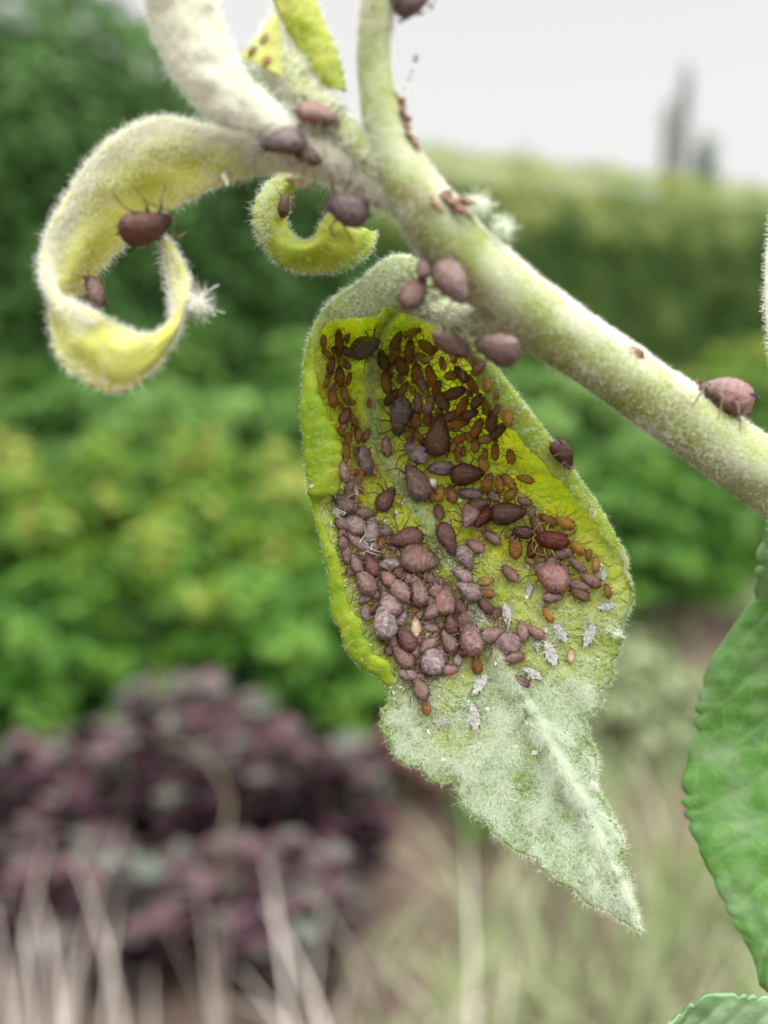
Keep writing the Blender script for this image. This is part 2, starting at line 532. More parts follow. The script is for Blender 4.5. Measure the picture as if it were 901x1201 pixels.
# ---- the clipped hedges along the back
M_HCORE = mat_plain('hedge_twigs', (0.030, 0.042, 0.016), 0.95, 0, 0.05, 0.5, 14.0, False, 0.05)
def clipped_hedge(label, path, heights, stops, n_front, n_top, leaf, lump, olive, seed):
    K = 120
    HP = resample(catmull([(*p, 0) for p in path], 300)[:, :2], K)
    HT = np.gradient(HP, axis=0); HT /= np.linalg.norm(HT, axis=1)[:, None]
    HN = np.stack([HT[:, 1], -HT[:, 0]], 1)           # towards the garden
    hgt = lambda q: np.interp(q, np.linspace(0, K - 1, len(heights)), heights) + 0.035 * np.sin(np.asarray(q) * 0.5 + seed) + 0.02 * np.sin(np.asarray(q) * 1.3)
    mid = K // 2
    root = empty('clipped_hedge', (HP[mid][0], HP[mid][1], 0))
    tag(root, label, 'hedge', 'clipped hedges at the back')
    sec = [(0.30, 0.02), (0.36, 0.35), (0.35, 0.6), (0.22, 0.80), (0.02, 0.92), (-0.3, 0.93), (-0.5, 0.85), (-0.55, 0.4), (-0.5, 0.02)]
    V = []
    for i in range(K):
        for (a, z) in sec:
            nz = lump * 0.8 * noise.noise(Vector((i * 0.25, z * 4.0, a * 3 + seed)))
            q = HP[i] + HN[i] * (a + nz - 0.06)
            V.append((q[0], q[1], z * float(hgt(i)) - 0.04 + nz * 0.3))
    mesh_obj('twig_mass', V, grid_faces(K, len(sec))[:, ::-1], M_HCORE, root, origin=abs_loc(root))
    mat = mat_foliage('hedge_leaf', stops, 0.3, 0.5, 0.14)
    def leaves(n, front):
        fi = rng.random(n) * (K - 1.01)
        i0 = fi.astype(int); fr = (fi - i0)[:, None]
        c = HP[i0] * (1 - fr) + HP[i0 + 1] * fr
        nn = HN[i0]; hh = hgt(fi)
        pos = np.zeros((n, 3)); nr = np.zeros((n, 3))
        if front:
            z = rng.random(n) * hh
            a = 0.40 - 0.42 * np.clip((z / hh - 0.62) / 0.38, 0, 1) ** 2
            bump = np.array([noise.noise(Vector((c[q][0] * 1.9, c[q][1] * 1.9, z[q] * 2.3))) + 0.5 * noise.noise(Vector((c[q][0] * 5, c[q][1] * 5, z[q] * 5))) for q in range(n)])
            pos[:, :2] = c + nn * (a + lump * bump + rng.normal(size=n) * 0.035)[:, None]; pos[:, 2] = z
            nr[:, :2] = nn; nr[:, 2] = 0.4 + 0.9 * np.clip((z / hh - 0.55) / 0.45, 0, 1)
            top = np.clip((z / hh - 0.50) / 0.5, 0, 1)  # paler from mid height to crest, imitating light on the upper hedge
        else:
            a = rng.uniform(-0.5, 0.0, n)
            pos[:, :2] = c + nn * a[:, None]; pos[:, 2] = hh + rng.normal(size=n) * 0.03 - 0.3 * np.clip(np.abs(a + 0.07) - 0.32, 0, 1)
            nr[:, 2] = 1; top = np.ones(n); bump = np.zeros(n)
        nr += rng.normal(size=(n, 3)) * 0.5
        patch = np.array([noise.noise(Vector((p[0] * 1.0, p[1] * 1.0, p[2] * 1.6 + seed))) for p in pos])
        return pos, nr, np.clip(0.26 + 0.22 * patch + 0.30 * bump + rng.normal(size=n) * 0.14 + olive * top * rng.uniform(0.4, 1.2, n), 0, 1)  # olive term: light on the crest put into the leaf tint
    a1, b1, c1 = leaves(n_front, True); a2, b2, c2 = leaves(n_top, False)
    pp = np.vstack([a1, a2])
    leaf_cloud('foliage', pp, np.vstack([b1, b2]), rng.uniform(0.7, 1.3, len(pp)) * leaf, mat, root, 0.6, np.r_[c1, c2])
    stems('trunk', np.array([HP[mid][0], HP[mid][1], 0]), [np.array([HP[mid][0] + rng.normal() * 0.12, HP[mid][1] + rng.normal() * 0.12, 1.6]) for _ in range(5)], 0.03, M_BARK, root)
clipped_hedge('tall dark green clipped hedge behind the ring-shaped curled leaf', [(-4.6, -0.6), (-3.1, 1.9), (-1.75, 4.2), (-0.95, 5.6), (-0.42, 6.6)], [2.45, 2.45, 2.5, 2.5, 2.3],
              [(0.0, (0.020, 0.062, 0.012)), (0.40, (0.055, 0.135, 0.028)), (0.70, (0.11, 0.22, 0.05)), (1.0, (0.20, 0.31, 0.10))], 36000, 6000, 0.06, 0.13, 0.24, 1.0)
clipped_hedge('long clipped hedge with a lit olive yellow crest beyond the thick stem', [(-1.6, 9.3), (0.1, 10.4), (2.2, 11.8), (5.6, 13.7), (9.5, 15.6)], [2.52, 2.52, 2.45, 2.30, 2.25],
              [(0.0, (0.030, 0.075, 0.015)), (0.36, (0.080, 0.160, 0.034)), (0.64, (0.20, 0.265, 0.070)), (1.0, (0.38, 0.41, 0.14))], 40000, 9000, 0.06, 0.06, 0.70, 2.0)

# ---- shrubs
def shrub(name, label, x, dist, rad, top, leaf, n, mat, cat='shrub', group=None, lump=0.40, freq=2.6, upright=0.3, stem_mat=None, bias=0.0, aspect=0.55, seed=0):
    c0 = PG(x, dist)
    root = empty(name, c0)
    tag(root, label, cat, group)
    cz = top * 0.52
    d = rng.normal(size=(n, 3)); d /= np.linalg.norm(d, axis=1)[:, None]
    d[:, 2] = np.where(d[:, 2] < -0.5, -d[:, 2], d[:, 2])
    lumpv = np.array([noise.noise(Vector((q[0] * freq + seed, q[1] * freq, q[2] * freq))) for q in d])
    rr = (1 + lump * lumpv * 1.6) * rng.random(n) ** 0.22
    pos = c0 + np.stack([d[:, 0] * rad[0] * rr, d[:, 1] * rad[1] * rr, cz + d[:, 2] * (top - cz) * rr], 1)
    pos[:, 2] = np.maximum(pos[:, 2], 0.02)
    nr = d + np.array([0, 0, upright]) + rng.normal(size=(n, 3)) * 0.5
    tint = np.clip(0.42 + bias + 0.8 * lumpv + rng.normal(size=n) * 0.2, 0, 1)  # lumps paler, gaps between them darker: shade put into the leaf tint
    leaf_cloud('foliage', pos, nr, rng.uniform(0.7, 1.3, n) * leaf, mat, root, aspect, tint)
    tips = [c0 + np.array([math.cos(a) * rad[0] * 0.6, math.sin(a) * rad[1] * 0.6, top * rng.uniform(0.6, 0.85)]) for a in np.linspace(0, 6.0, 7)]
    stems('stem', c0, tips, 0.012, stem_mat or M_BARK, root)
    return root

M_MID = mat_foliage('shrub_mid_green', [(0.0, (0.020, 0.075, 0.014)), (0.5, (0.060, 0.145, 0.024)), (1.0, (0.15, 0.27, 0.06))], 0.35)
M_LIME = mat_foliage('shrub_lime', [(0.0, (0.030, 0.085, 0.010)), (0.45, (0.075, 0.175, 0.018)), (0.8, (0.17, 0.26, 0.030)), (1.0, (0.29, 0.29, 0.07))], 0.38)
M_DEEP = mat_foliage('shrub_deep_green', [(0.0, (0.012, 0.052, 0.008)), (0.5, (0.038, 0.120, 0.012)), (1.0, (0.11, 0.22, 0.028))], 0.35)
M_SAGE = mat_foliage('shrub_sage', [(0.0, (0.09, 0.12, 0.05)), (0.5, (0.20, 0.25, 0.12)), (1.0, (0.33, 0.36, 0.22))], 0.25)
M_RUST = mat_foliage('rusty_leaf', [(0.0, (0.06, 0.03, 0.025)), (0.5, (0.15, 0.075, 0.055)), (1.0, (0.30, 0.20, 0.15))], 0.2)
M_PURPLE = mat_foliage('purple_leaf', [(0.0, (0.014, 0.008, 0.011)), (0.35, (0.062, 0.030, 0.041)), (0.60, (0.105, 0.055, 0.068)), (0.78, (0.066, 0.084, 0.062)), (1.0, (0.12, 0.125, 0.115))], 0.12, 0.6, 0.10)

def S_(label, *a, **k): shrub('leafy_shrub', label, *a, group='garden shrubs', **k)
S_('broad mid green shrub filling the gap below the dark hedge', 110, 3.6, (0.70, 0.5, 0), 0.82, 0.075, 4600, M_MID, seed=1, bias=0.05)
S_('mid green shrub between the dark hedge and the leaf hollow', 350, 3.9, (0.55, 0.45, 0), 0.76, 0.075, 3800, M_MID, seed=2)
S_('yellow green shrub with pinkish young leaves at the picture edge', 10, 2.8, (0.36, 0.34, 0), 0.60, 0.06, 2400, M_LIME, seed=3, bias=0.10)
S_('yellow green shrub in the middle of the mixed bed', 165, 3.0, (0.40, 0.36, 0), 0.63, 0.06, 2600, M_LIME, seed=4, bias=0.02)
S_('yellow green shrub touching the outline of the infested leaf', 320, 2.85, (0.40, 0.36, 0), 0.60, 0.06, 2600, M_LIME, seed=14, bias=0.08)
S_('deep green shrub low at the picture edge behind purple leaves', 20, 2.15, (0.26, 0.26, 0), 0.42, 0.055, 2000, M_DEEP, seed=15, bias=0.0)
S_('fresh green low shrub behind the crest of the purple plant', 170, 2.35, (0.32, 0.30, 0), 0.48, 0.055, 2600, M_LIME, seed=5, bias=-0.18)
S_('deep green low shrub beside the purple plants under the leaf', 330, 2.2, (0.30, 0.28, 0), 0.42, 0.052, 2400, M_DEEP, seed=6, bias=0.08)
S_('deep green low shrub hidden partly by the lower leaf margin', 450, 2.35, (0.28, 0.26, 0), 0.40, 0.052, 2200, M_DEEP, seed=16)
S_('mid green shrub seen between the infested leaf and the stem', 650, 4.1, (0.55, 0.5, 0), 0.74, 0.08, 3000, M_MID, seed=7, bias=0.15)
S_('dark green shrub seen between the leaf and the big green leaf', 740, 3.1, (0.42, 0.36, 0), 0.48, 0.07, 2200, M_DEEP, seed=8, bias=0.05)
S_('olive shrub beyond the stem at the foot of the hedge', 930, 5.2, (0.9, 0.6, 0), 0.74, 0.07, 3400, M_LIME, seed=9, bias=-0.05)
S_('green shrub behind the petiole of the big green leaf', 870, 3.7, (0.50, 0.42, 0), 0.54, 0.07, 2600, M_MID, seed=10)
shrub('sage_plant', 'pale sage green low plant beside the big green leaf', 770, 2.15, (0.17, 0.16, 0), 0.26, 0.035, 1300, M_SAGE, 'plant', seed=12, lump=0.35)

# ---- purple plant: whorls of leaves on upright stems
def purple_plant(name, label, x, dist, w, h, nst, seed):
    r_ = random.Random(seed)
    c0 = PG(x, dist)
    root = empty(name, c0); tag(root, label, 'plant', 'purple leaved plants')
    pos, nr, ax, sz, tn, tips = [], [], [], [], [], []
    for k in range(nst):
        a = r_.random() * 6.283; q = math.sqrt(r_.random())
        tip = c0 + np.array([math.cos(a) * q * w, math.sin(a) * q * w * 0.7, h * (1.05 - 0.40 * q * q) * r_.uniform(0.8, 1.06)])
        tips.append(tip)
        base = c0 + (tip - c0) * np.array([0.45, 0.45, 0])
        hue = r_.random()
        for lv in range(7):
            f = 1 - lv * 0.11
            p = base + (tip - base) * f
            for m in range(4):
                b = m * 1.571 + lv * 0.785 + r_.random() * 0.4
                dirv = np.array([math.cos(b), math.sin(b), 0.75 - 0.17 * lv])
                dirv /= np.linalg.norm(dirv)
                L_ = (0.040 + 0.010 * lv) * r_.uniform(0.8, 1.15)
                L_ = min(L_, 0.062)
                pos.append(p + dirv * L_ * 0.5); ax.append(dirv)
                nr.append(np.array([-math.cos(b) * 0.6, -math.sin(b) * 0.6, 1.0]))
                sz.append(L_)
                tn.append(min(0.86, max(0, 0.26 + 0.34 * hue + r_.gauss(0, 0.24) + (0.12 if lv < 2 else 0))))
    pos = np.array(pos)
    leaf_cloud('foliage', pos, np.array(nr), np.array(sz), M_PURPLE, root, 0.62, np.array(tn), 0.2, np.array(ax))
    stems('stem', c0, tips, 0.005, M_PURPLESTEM, root)
purple_plant('purple_plant', 'bushy burgundy and grey leaved plant, the largest of its kind', 215, 1.66, 0.25, 0.365, 70, 5)
purple_plant('purple_plant', 'burgundy and grey leaved plant cut off by the picture edge', 0, 1.55, 0.19, 0.30, 44, 6)
purple_plant('purple_plant', 'smaller burgundy leaved plant between its largest neighbour and bare soil', 395, 1.62, 0.12, 0.28, 30, 8)
purple_plant('purple_plant', 'low dark leaved plant in front of the largest purple one', 290, 1.36, 0.20, 0.21, 36, 9)
purple_plant('purple_plant', 'low dark leaved plant behind the corner grass tuft', 70, 1.36, 0.20, 0.21, 36, 10)

# ---- dry and green grasses
def grass(name, label, roots, heights, widths, mat, lean, parent=None, kind='stuff', curve=0.5):
    n = len(roots); k = 6
    t = np.linspace(0, 1, k)[None, :, None]
    ld = rng.normal(size=(n, 3)); ld[:, 2] = 0
    ld = ld / (np.linalg.norm(ld, axis=1)[:, None] + 1e-9) * (lean * rng.uniform(0.3, 1.4, n))[:, None]
    up = np.array([0, 0, 1.0])
    ctr = roots[:, None] + heights[:, None, None] * (up * t * (1 - 0.25 * curve * t * np.linalg.norm(ld, axis=1)[:, None, None]) + ld[:, None] * t ** 2)
    sd = np.cross(ld + rng.normal(size=(n, 3)) * 0.2 * lean + np.array([0.001, 0, 0]), up); sd /= np.linalg.norm(sd, axis=1)[:, None] + 1e-9
    w = widths[:, None, None] * (1 - 0.85 * t ** 1.6) * 0.5
    nv = np.cross(sd, up)[:, None] * w * 0.35
    V = np.stack([ctr - sd[:, None] * w + nv, ctr, ctr + sd[:, None] * w + nv], 2)      # n,k,3,3
    V = V.reshape(-1, 3)
    b = (np.arange(n) * k * 3)[:, None, None]
    i = np.arange(k - 1)[None, :, None] * 3
    q = np.array([[0, 3, 4, 1], [1, 4, 5, 2]])
    Fq = (b[..., None] + i[..., None] + q[None, None]).reshape(-1, 4)
    o = mesh_obj(name, V, Fq, mat, parent, origin=roots.mean(0) * np.array([1, 1, 0]), attrs={'tint': np.repeat(rng.random(n), k * 3)})
    tag(o, label, None if parent else 'grass', None, kind)
    return o
M_DRY = mat_foliage('dry_grass', [(0.0, (0.42, 0.36, 0.31)), (0.5, (0.64, 0.57, 0.52)), (1.0, (0.76, 0.71, 0.63))], 0.3, 0.6, 0.25)
M_GRASS = mat_foliage('pale_grass', [(0.0, (0.12, 0.20, 0.06)), (0.5, (0.25, 0.32, 0.14)), (1.0, (0.46, 0.46, 0.32))], 0.3, 0.6, 0.25)

def tuft(label, x, dist, rad, n, h, wd, mat, lean):
    c = PG(x, dist)
    a = rng.random(n) * 6.283; q = np.sqrt(rng.random(n)) * rad
    roots = c + np.stack([np.cos(a) * q, np.sin(a) * q, np.full(n, -0.02)], 1)
    o = grass('dry_grass_tuft' if mat is M_DRY else 'grass_tuft', label, roots, rng.uniform(0.6, 1.1, n) * h, rng.uniform(0.6, 1.3, n) * wd, mat, lean, kind='thing')
    o['category'] = 'grass'; o['group'] = 'grass tufts along the front'
tuft('tuft of dry pinkish grass blades at the lower left corner', 20, 1.10, 0.12, 17, 0.37, 0.009, M_DRY, 0.22)
tuft('tuft of dry pale grass blades in front of the purple plants', 190, 1.12, 0.13, 9, 0.36, 0.009, M_DRY, 0.22)
tuft('splayed dry grass tuft below the tip of the infested leaf', 440, 1.10, 0.15, 20, 0.28, 0.008, M_DRY, 0.6)
tuft('dry and green grass tuft under the big green leaf', 740, 1.15, 0.16, 50, 0.31, 0.007, M_GRASS, 0.6)
tuft('pale grass tuft on bare soil beside the leaf tip', 640, 1.45, 0.12, 40, 0.22, 0.008, M_GRASS, 0.7)
tuft('grey green grass tuft behind the big green leaf', 850, 1.5, 0.2, 80, 0.34, 0.008, M_GRASS, 0.5)
shrub('weed_plant', 'small fresh green weed on the bare soil under the leaf tip', 590, 1.75, (0.07, 0.06, 0), 0.10, 0.03, 160, M_MID, 'plant', seed=21)
shrub('rusty_plant', 'rusty brown dried low plant behind the leaf blade', 520, 1.95, (0.18, 0.12, 0), 0.20, 0.04, 420, M_RUST, 'plant', seed=23)
n = 15000
rx = rng.uniform(-0.3, 2.4, n); ry = rng.uniform(1.0, 4.2, n)
keep = (rx > 0.02 * ry + 0.10 * rng.normal(size=n)) & (np.array([noise.noise(Vector((a * 2.1, b * 2.1, 3))) for a, b in zip(rx, ry)]) > -0.08)
rx, ry = rx[keep], ry[keep]
grass('thin_grass', 'thin pale grass growing over the bare soil', np.stack([rx, ry, np.full(len(rx), -0.02)], 1), rng.uniform(0.05, 0.17, len(rx)), rng.uniform(0.004, 0.009, len(rx)), M_GRASS, 0.8)
# one long arching dead blade in front of the purple plant
bl = catmull([PG(235, 1.40) + (0, 0, 0.0), P(262, 1000, 1420), P(268, 935, 1420), P(235, 885, 1420), P(190, 868, 1430)], 30)
Vb = np.concatenate([bl + np.array([w, 0, w * 0.3]) for w in (-0.0025, 0.0, 0.0025)], 0).reshape(3, 30, 3).transpose(1, 0, 2).copy()
Vb[:, 1, 1] += 0.003
o = mesh_obj('dead_grass_blade', Vb.reshape(-1, 3), grid_faces(30, 3), mat_plain('straw', (0.26, 0.22, 0.15), 0.6, 0.3, 0.2, 0.3, 20, False), origin=PG(235, 1.40))
tag(o, 'single arching straw coloured blade in front of the purple plant', 'grass')

# ---- trees beyond the hedge
def tree(name, label, x, dist, top, trunk_h, rw, n, leaf, mat, upright, group='trees beyond the hedge'):
    c0 = PG(x, dist); root = empty(name, c0); tag(root, label, 'tree', group)
    v, f = tube_arrays(catmull([c0 - (0, 0, 0.3), c0 + (0.1, 0, top * 0.4), c0 + (0, 0, top * 0.96)], 10), np.linspace(0.35, 0.04, 10) * (top / 13), 8)
    mesh_obj('trunk', v, f, M_BARK, root, origin=c0)
    pos = []
    nl = 34
    for k in range(nl):
        z = trunk_h + (top - trunk_h) * (k + 0.5) / nl
        fr = (z - trunk_h) / (top - trunk_h)
        a = k * 2.4
        reach = rw * min(1.0, (1 - fr) * 3.5 + 0.12) * random.uniform(0.55, 1.0) if upright > 1 else rw * (math.sin(min(1, fr * 1.15 + 0.12) * math.pi) ** 0.6) * random.uniform(0.7, 1.15)
        b0 = c0 + np.array([0, 0, z - reach * upright * 0.9])
        tip = c0 + np.array([math.cos(a) * reach, math.sin(a) * reach, z + reach * upright])
        pts = catmull([b0, b0 * 0.4 + tip * 0.6 + np.array([0, 0, -0.1 * reach]), tip], 6)
        vv, ff = tube_arrays(pts, np.linspace(0.06, 0.015, 6) * top / 13, 5)
        mesh_obj('limb', vv, ff, M_BARK, root, origin=c0)
        m = n // nl
        u = rng.random(m)[:, None] ** 0.6
        pos.append(b0 + (tip - b0) * u + rng.normal(size=(m, 3)) * np.array([0.26, 0.26, 0.40]) * rw * 0.55)
    pos = np.vstack(pos)
    leaf_cloud('crown', pos, rng.normal(size=(len(pos), 3)) + np.array([0, 0, 0.4]), rng.uniform(0.7, 1.3, len(pos)) * leaf, mat, root, 0.7)
M_TREE = mat_foliage('far_tree_leaf', [(0.0, (0.14, 0.18, 0.13)), (0.5, (0.22, 0.27, 0.21)), (1.0, (0.32, 0.36, 0.30))], 0.4)  # leaf colours greyed and lightened to stand in for distance haze
tree('poplar_tree', 'tall narrow grey green poplar standing beyond the hedge', 778, 62, 13.9, 2.5, 0.85, 520, 0.28, M_TREE, 2.2)
tree('poplar_tree', 'shorter narrow poplar leaning against the taller poplar', 762, 64, 12.2, 2.5, 0.75, 420, 0.28, M_TREE, 2.2)
tree('round_tree', 'low rounded tree at the foot of the poplars', 806, 58, 8.9, 2.0, 2.1, 1300, 0.32, M_TREE, 0.5)
tree('round_tree', 'small dark tree top peeping over the hedge crest', 604, 50, 7.3, 2.0, 1.3, 700, 0.28, M_TREE, 0.5)

# ================================================================== THE APPLE SHOOT
BVH_V, BVH_F = [], []
bvh_off = 0
def add_bvh(V, Fq):
    global bvh_off
    BVH_V.append(np.asarray(V)); BVH_F.extend([tuple(q + bvh_off for q in f) for f in np.asarray(Fq).tolist()] if isinstance(Fq, np.ndarray) else [tuple(q + bvh_off for q in f) for f in Fq])
    bvh_off += len(V)

shoot_base = np.array([0.34, 0.16, 0.0])
shoot = empty('apple_shoot', shoot_base)
tag(shoot, 'woolly young apple shoot with curled leaves, crossing the picture from the upper right', 'plant')

def px2m(p, d): return p * d * 0.001 / F_PX

# stem: from the ground off to the right, through the frame, up and out at the top
ctrl = [(901, 560, 57.5), (820, 505, 56.5), (740, 448, 55.5), (660, 393, 54), (580, 332, 52.2), (520, 272, 50.8), (478, 215, 50), (452, 150, 49.5), (440, 90, 49), (439, 40, 48.5), (447, -30, 48), (470, -120, 47), (520, -260, 46)]
rad = [38, 37, 36, 36, 37, 38, 32, 24, 20, 19, 19, 18, 13]
inframe = PP(catmull(ctrl, 150))
rr = np.interp(np.linspace(0, len(rad) - 1, 150), np.arange(len(rad)), rad)
dd = np.interp(np.linspace(0, len(rad) - 1, 150), np.arange(len(rad)), [c[2] for c in ctrl])
rr = rr * dd * 0.001 / F_PX
e0 = inframe[0]; tdir = inframe[0] - inframe[3]; tdir /= np.linalg.norm(tdir)
outpts = catmull([shoot_base + (0, 0, -0.05), shoot_base + (0.015, -0.01, 0.35), shoot_base + (-0.03, -0.03, 0.75), e0 + tdir * 0.13 + np.array([0.03, 0.01, -0.03]), e0 + tdir * 0.05, e0 + tdir * 0.004], 60)
outr = np.linspace(0.011, rr[0], 60)
spts = np.vstack([outpts, inframe]); srad = np.r_[outr, rr]
sv, sf = tube_arrays(spts, srad, 28, 0.06, 260.0)
stem = mesh_obj('stem', sv, sf, M_STEM, shoot, origin=shoot_base)
sq = np.array([f for f in sf if len(f) == 4])
vis = sq[(sq[:, 0] >= 60 * 28 - 140)]
add_bvh(sv, vis)
cen = sv[vis].mean(1)
sw = np.array([0.30 + np.clip(0.55 + 1.5 * noise.noise(Vector(c * 330)) + 0.7 * noise.noise(Vector(c * 900)), 0, 2) for c in cen])
sw *= 0.30 + 1.5 * np.clip(np.sum(np.array([f / (np.linalg.norm(f) + 1e-12) for f in cen - np.array([spts[np.argmin(((spts - q) ** 2).sum(1))] for q in cen])]) * UPV, 1) + 0.3, 0, 1)
sp, sn, si = sample_faces(sv, vis, 75000, sw)
# make sure normals point outwards
near = np.array([spts[np.argmin(((spts - q) ** 2).sum(1))] for q in sp[::1]])
sn *= np.sign(np.sum((sp - near) * sn, 1))[:, None]
strands('stem_hair', sp, sn, rng.uniform(0.18, 0.5, len(sp)) * 0.001, stem, M_HAIR_CURL, 1.0, 5.8e-6, 5, 0.65)

def petiole(pts, r0, r1, name='petiole', n=30, hair=2500, mat=None):
    c = PP(catmull(pts, n))
    d = np.interp(np.linspace(0, 1, n), np.linspace(0, 1, len(pts)), [p[2] for p in pts])
    r = np.linspace(r0, r1, n) * d * 0.001 / F_PX
    v, f = tube_arrays(c, r, 16, 0.08, 400.0)
    o = mesh_obj(name, v, f, mat or M_STEM, shoot, origin=c[0])
    q = np.array([k for k in f if len(k) == 4]); add_bvh(v, q)
    if hair:
        p_, n_, _ = sample_faces(v, q, hair)
        nr = np.array([c[np.argmin(((c - k) ** 2).sum(1))] for k in p_])
        n_ *= np.sign(np.sum((p_ - nr) * n_, 1))[:, None]
        strands('petiole_hair', p_, n_, rng.uniform(0.3, 0.9, hair) * 0.001, o, M_HAIR_CURL, 0.7, 1e-5, 5, 0.6)
    return o

petiole([(470, 225, 50.5), (430, 205, 51), (380, 190, 51.5), (335, 182, 52), (290, 182, 52.5)], 24, 17, mat=M_CURL_PALE)
petiole([(455, 200, 50), (420, 170, 50), (385, 140, 50.3), (355, 110, 50.6), (335, 70, 51)], 20, 16, mat=M_STEM)
petiole([(415, 190, 50.6), (360, 175, 50.4), (320, 150, 50), (285, 120, 49.6)], 18, 20, mat=M_CURL_PALE)
petiole([(450, 235, 51.5), (425, 225, 54.5), (400, 207, 56.5), (380, 205, 57)], 10, 9, hair=900)
petiole([(590, 372, 53), (560, 378, 54), (530, 372, 55.5), (495, 358, 57.5), (470, 352, 59)], 17, 13, hair=1200)
petiole([(925, 585, 58), (922, 620, 62), (918, 650, 65), (925, 720, 67)], 10, 8, hair=900, mat=M_CURL_PALE)

# ---- the big infested leaf
OUT = [(500, 324), (478, 310), (458, 311), (445, 323), (425, 339), (402, 354), (381, 372), (368, 394), (363, 420), (362, 460), (363, 500), (367, 540), (371, 570), (370, 588), (376, 618), (386, 650), (396, 690), (405, 725), (418, 750), (437, 775), (455, 790), (466, 801), (459, 820), (456, 845), (460, 868), (475, 885), (500, 900), (518, 911), (538, 915), (547, 934), (560, 950), (585, 971), (607, 987), (625, 1000), (650, 1020), (679, 1041), (706, 1058), (731, 1074), (749, 1090),
       (733, 1054), (726, 1020), (719, 976), (709, 951), (696, 935), (692, 910), (690, 880), (683, 856), (676, 841), (692, 828), (706, 800), (718, 768), (722, 745), (731, 720), (735, 690), (731, 660), (721, 640), (708, 615), (690, 588), (671, 562), (651, 537), (636, 516), (617, 492), (597, 466), (577, 440), (560, 416), (548, 396), (540, 372), (525, 345)]
TIP_I = 38
MID = [(482, 346), (452, 380), (437, 420), (435, 470), (443, 525), (472, 572), (507, 622), (545, 690), (590, 780), (640, 870), (690, 960), (728, 1045), (745, 1084)]
FL = {0: 42, 1: 40, 2: 40, 3: 40, 4: 34, 5: 18, 6: 8, 7: 5, 8: 6, 9: 11, 10: 25, 11: 33, 12: 27, 13: 4, 14: 3, 15: 7, 16: 10, 17: 13, 18: 14, 19: 13, 20: 9, 21: 4,
      54: 2, 55: 5, 56: 8, 57: 9, 58: 11, 59: 14, 60: 17, 61: 20, 62: 20, 63: 17, 64: 13, 65: 12, 66: 24, 67: 40}
def outline(tot=760):
    A = np.array(OUT, float)
    lw = np.array([FL.get(i, 0.6) for i in range(len(OUT))])
    left = np.column_stack([A[:TIP_I + 1], lw[:TIP_I + 1]])
    right = np.column_stack([np.vstack([A[TIP_I:], A[:1]]), np.r_[lw[TIP_I:], lw[:1]]])
    nl = int(tot * 0.5)
    l = resample(catmull(left, 600), nl); r = resample(catmull(right, 600), tot - nl + 1)
    P_ = np.vstack([l, r[1:-1]])
    v = np.r_[np.linspace(0, 1, nl), np.linspace(1, 0, tot - nl + 1)[1:-1]]
    side = np.r_[np.full(nl, -1.0), np.full(tot - nl - 1, 1.0)]
    return P_[:, :2], P_[:, 2], v, side
B2, FW, VV, SD = outline()
NT = len(B2)
# serration
tang = np.roll(B2, -1, 0) - np.roll(B2, 1, 0); tang /= np.linalg.norm(tang, axis=1)[:, None]
outw = np.stack([-tang[:, 1], tang[:, 0]], 1)
cc = np.array([560, 660.0])
if np.mean(np.sum((B2 - cc) * outw, 1)) < 0: outw = -outw
arc = np.arange(NT)
tooth = np.abs(np.sin(arc * 0.165 + 0.8 * np.sin(arc * 0.05))) ** 0.7 * 7.5 + 2.0 * np.array([noise.noise(Vector((a * 0.21, 3, 1))) for a in arc])
tw = np.clip((VV - 0.42) / 0.1, 0, 1) * np.where(VV > 0.96, (1 - VV) / 0.04, 1)
B2 = B2 + outw * (tooth * tw + 1.2 * np.array([noise.noise(Vector((a * 0.4, 7, 1))) for a in arc]) * (VV < 0.96))[:, None]
Mc = resample(catmull(np.array(MID, float), 400), 400)
Mv = np.column_stack([np.interp(VV, np.linspace(0, 1, 400), Mc[:, k]) for k in range(2)])
Dm = np.interp(VV, [0, 0.06, 0.2, 0.35, 0.5, 0.62, 0.8, 1.0], [62.5, 63.6, 64.2, 63.0, 61.3, 60.6, 60.0, 59.2])
DbL = np.interp(VV, [0, 0.08, 0.2, 0.35, 0.45, 0.58, 0.75, 1.0], [57.2, 57.4, 58.6, 58.8, 59.4, 60.6, 60.6, 59.25])
DbR = np.interp(VV, [0, 0.08, 0.2, 0.35, 0.5, 0.62, 0.8, 1.0], [57.2, 57.0, 58.4, 59.3, 60.3, 60.8, 60.4, 59.25])
Db = np.where(SD < 0, DbL, DbR)
FW = FW * np.where(FW > 3, 1 + 0.30 * np.array([noise.noise(Vector((a * 0.06, 11, 1))) + 0.6 * noise.noise(Vector((a * 0.19, 5, 1))) for a in np.arange(NT)]), 1)
NS = 46
S = np.linspace(0, 1, NS)
NR = 16
rows = []
fuzz_rows, ribs = [], []
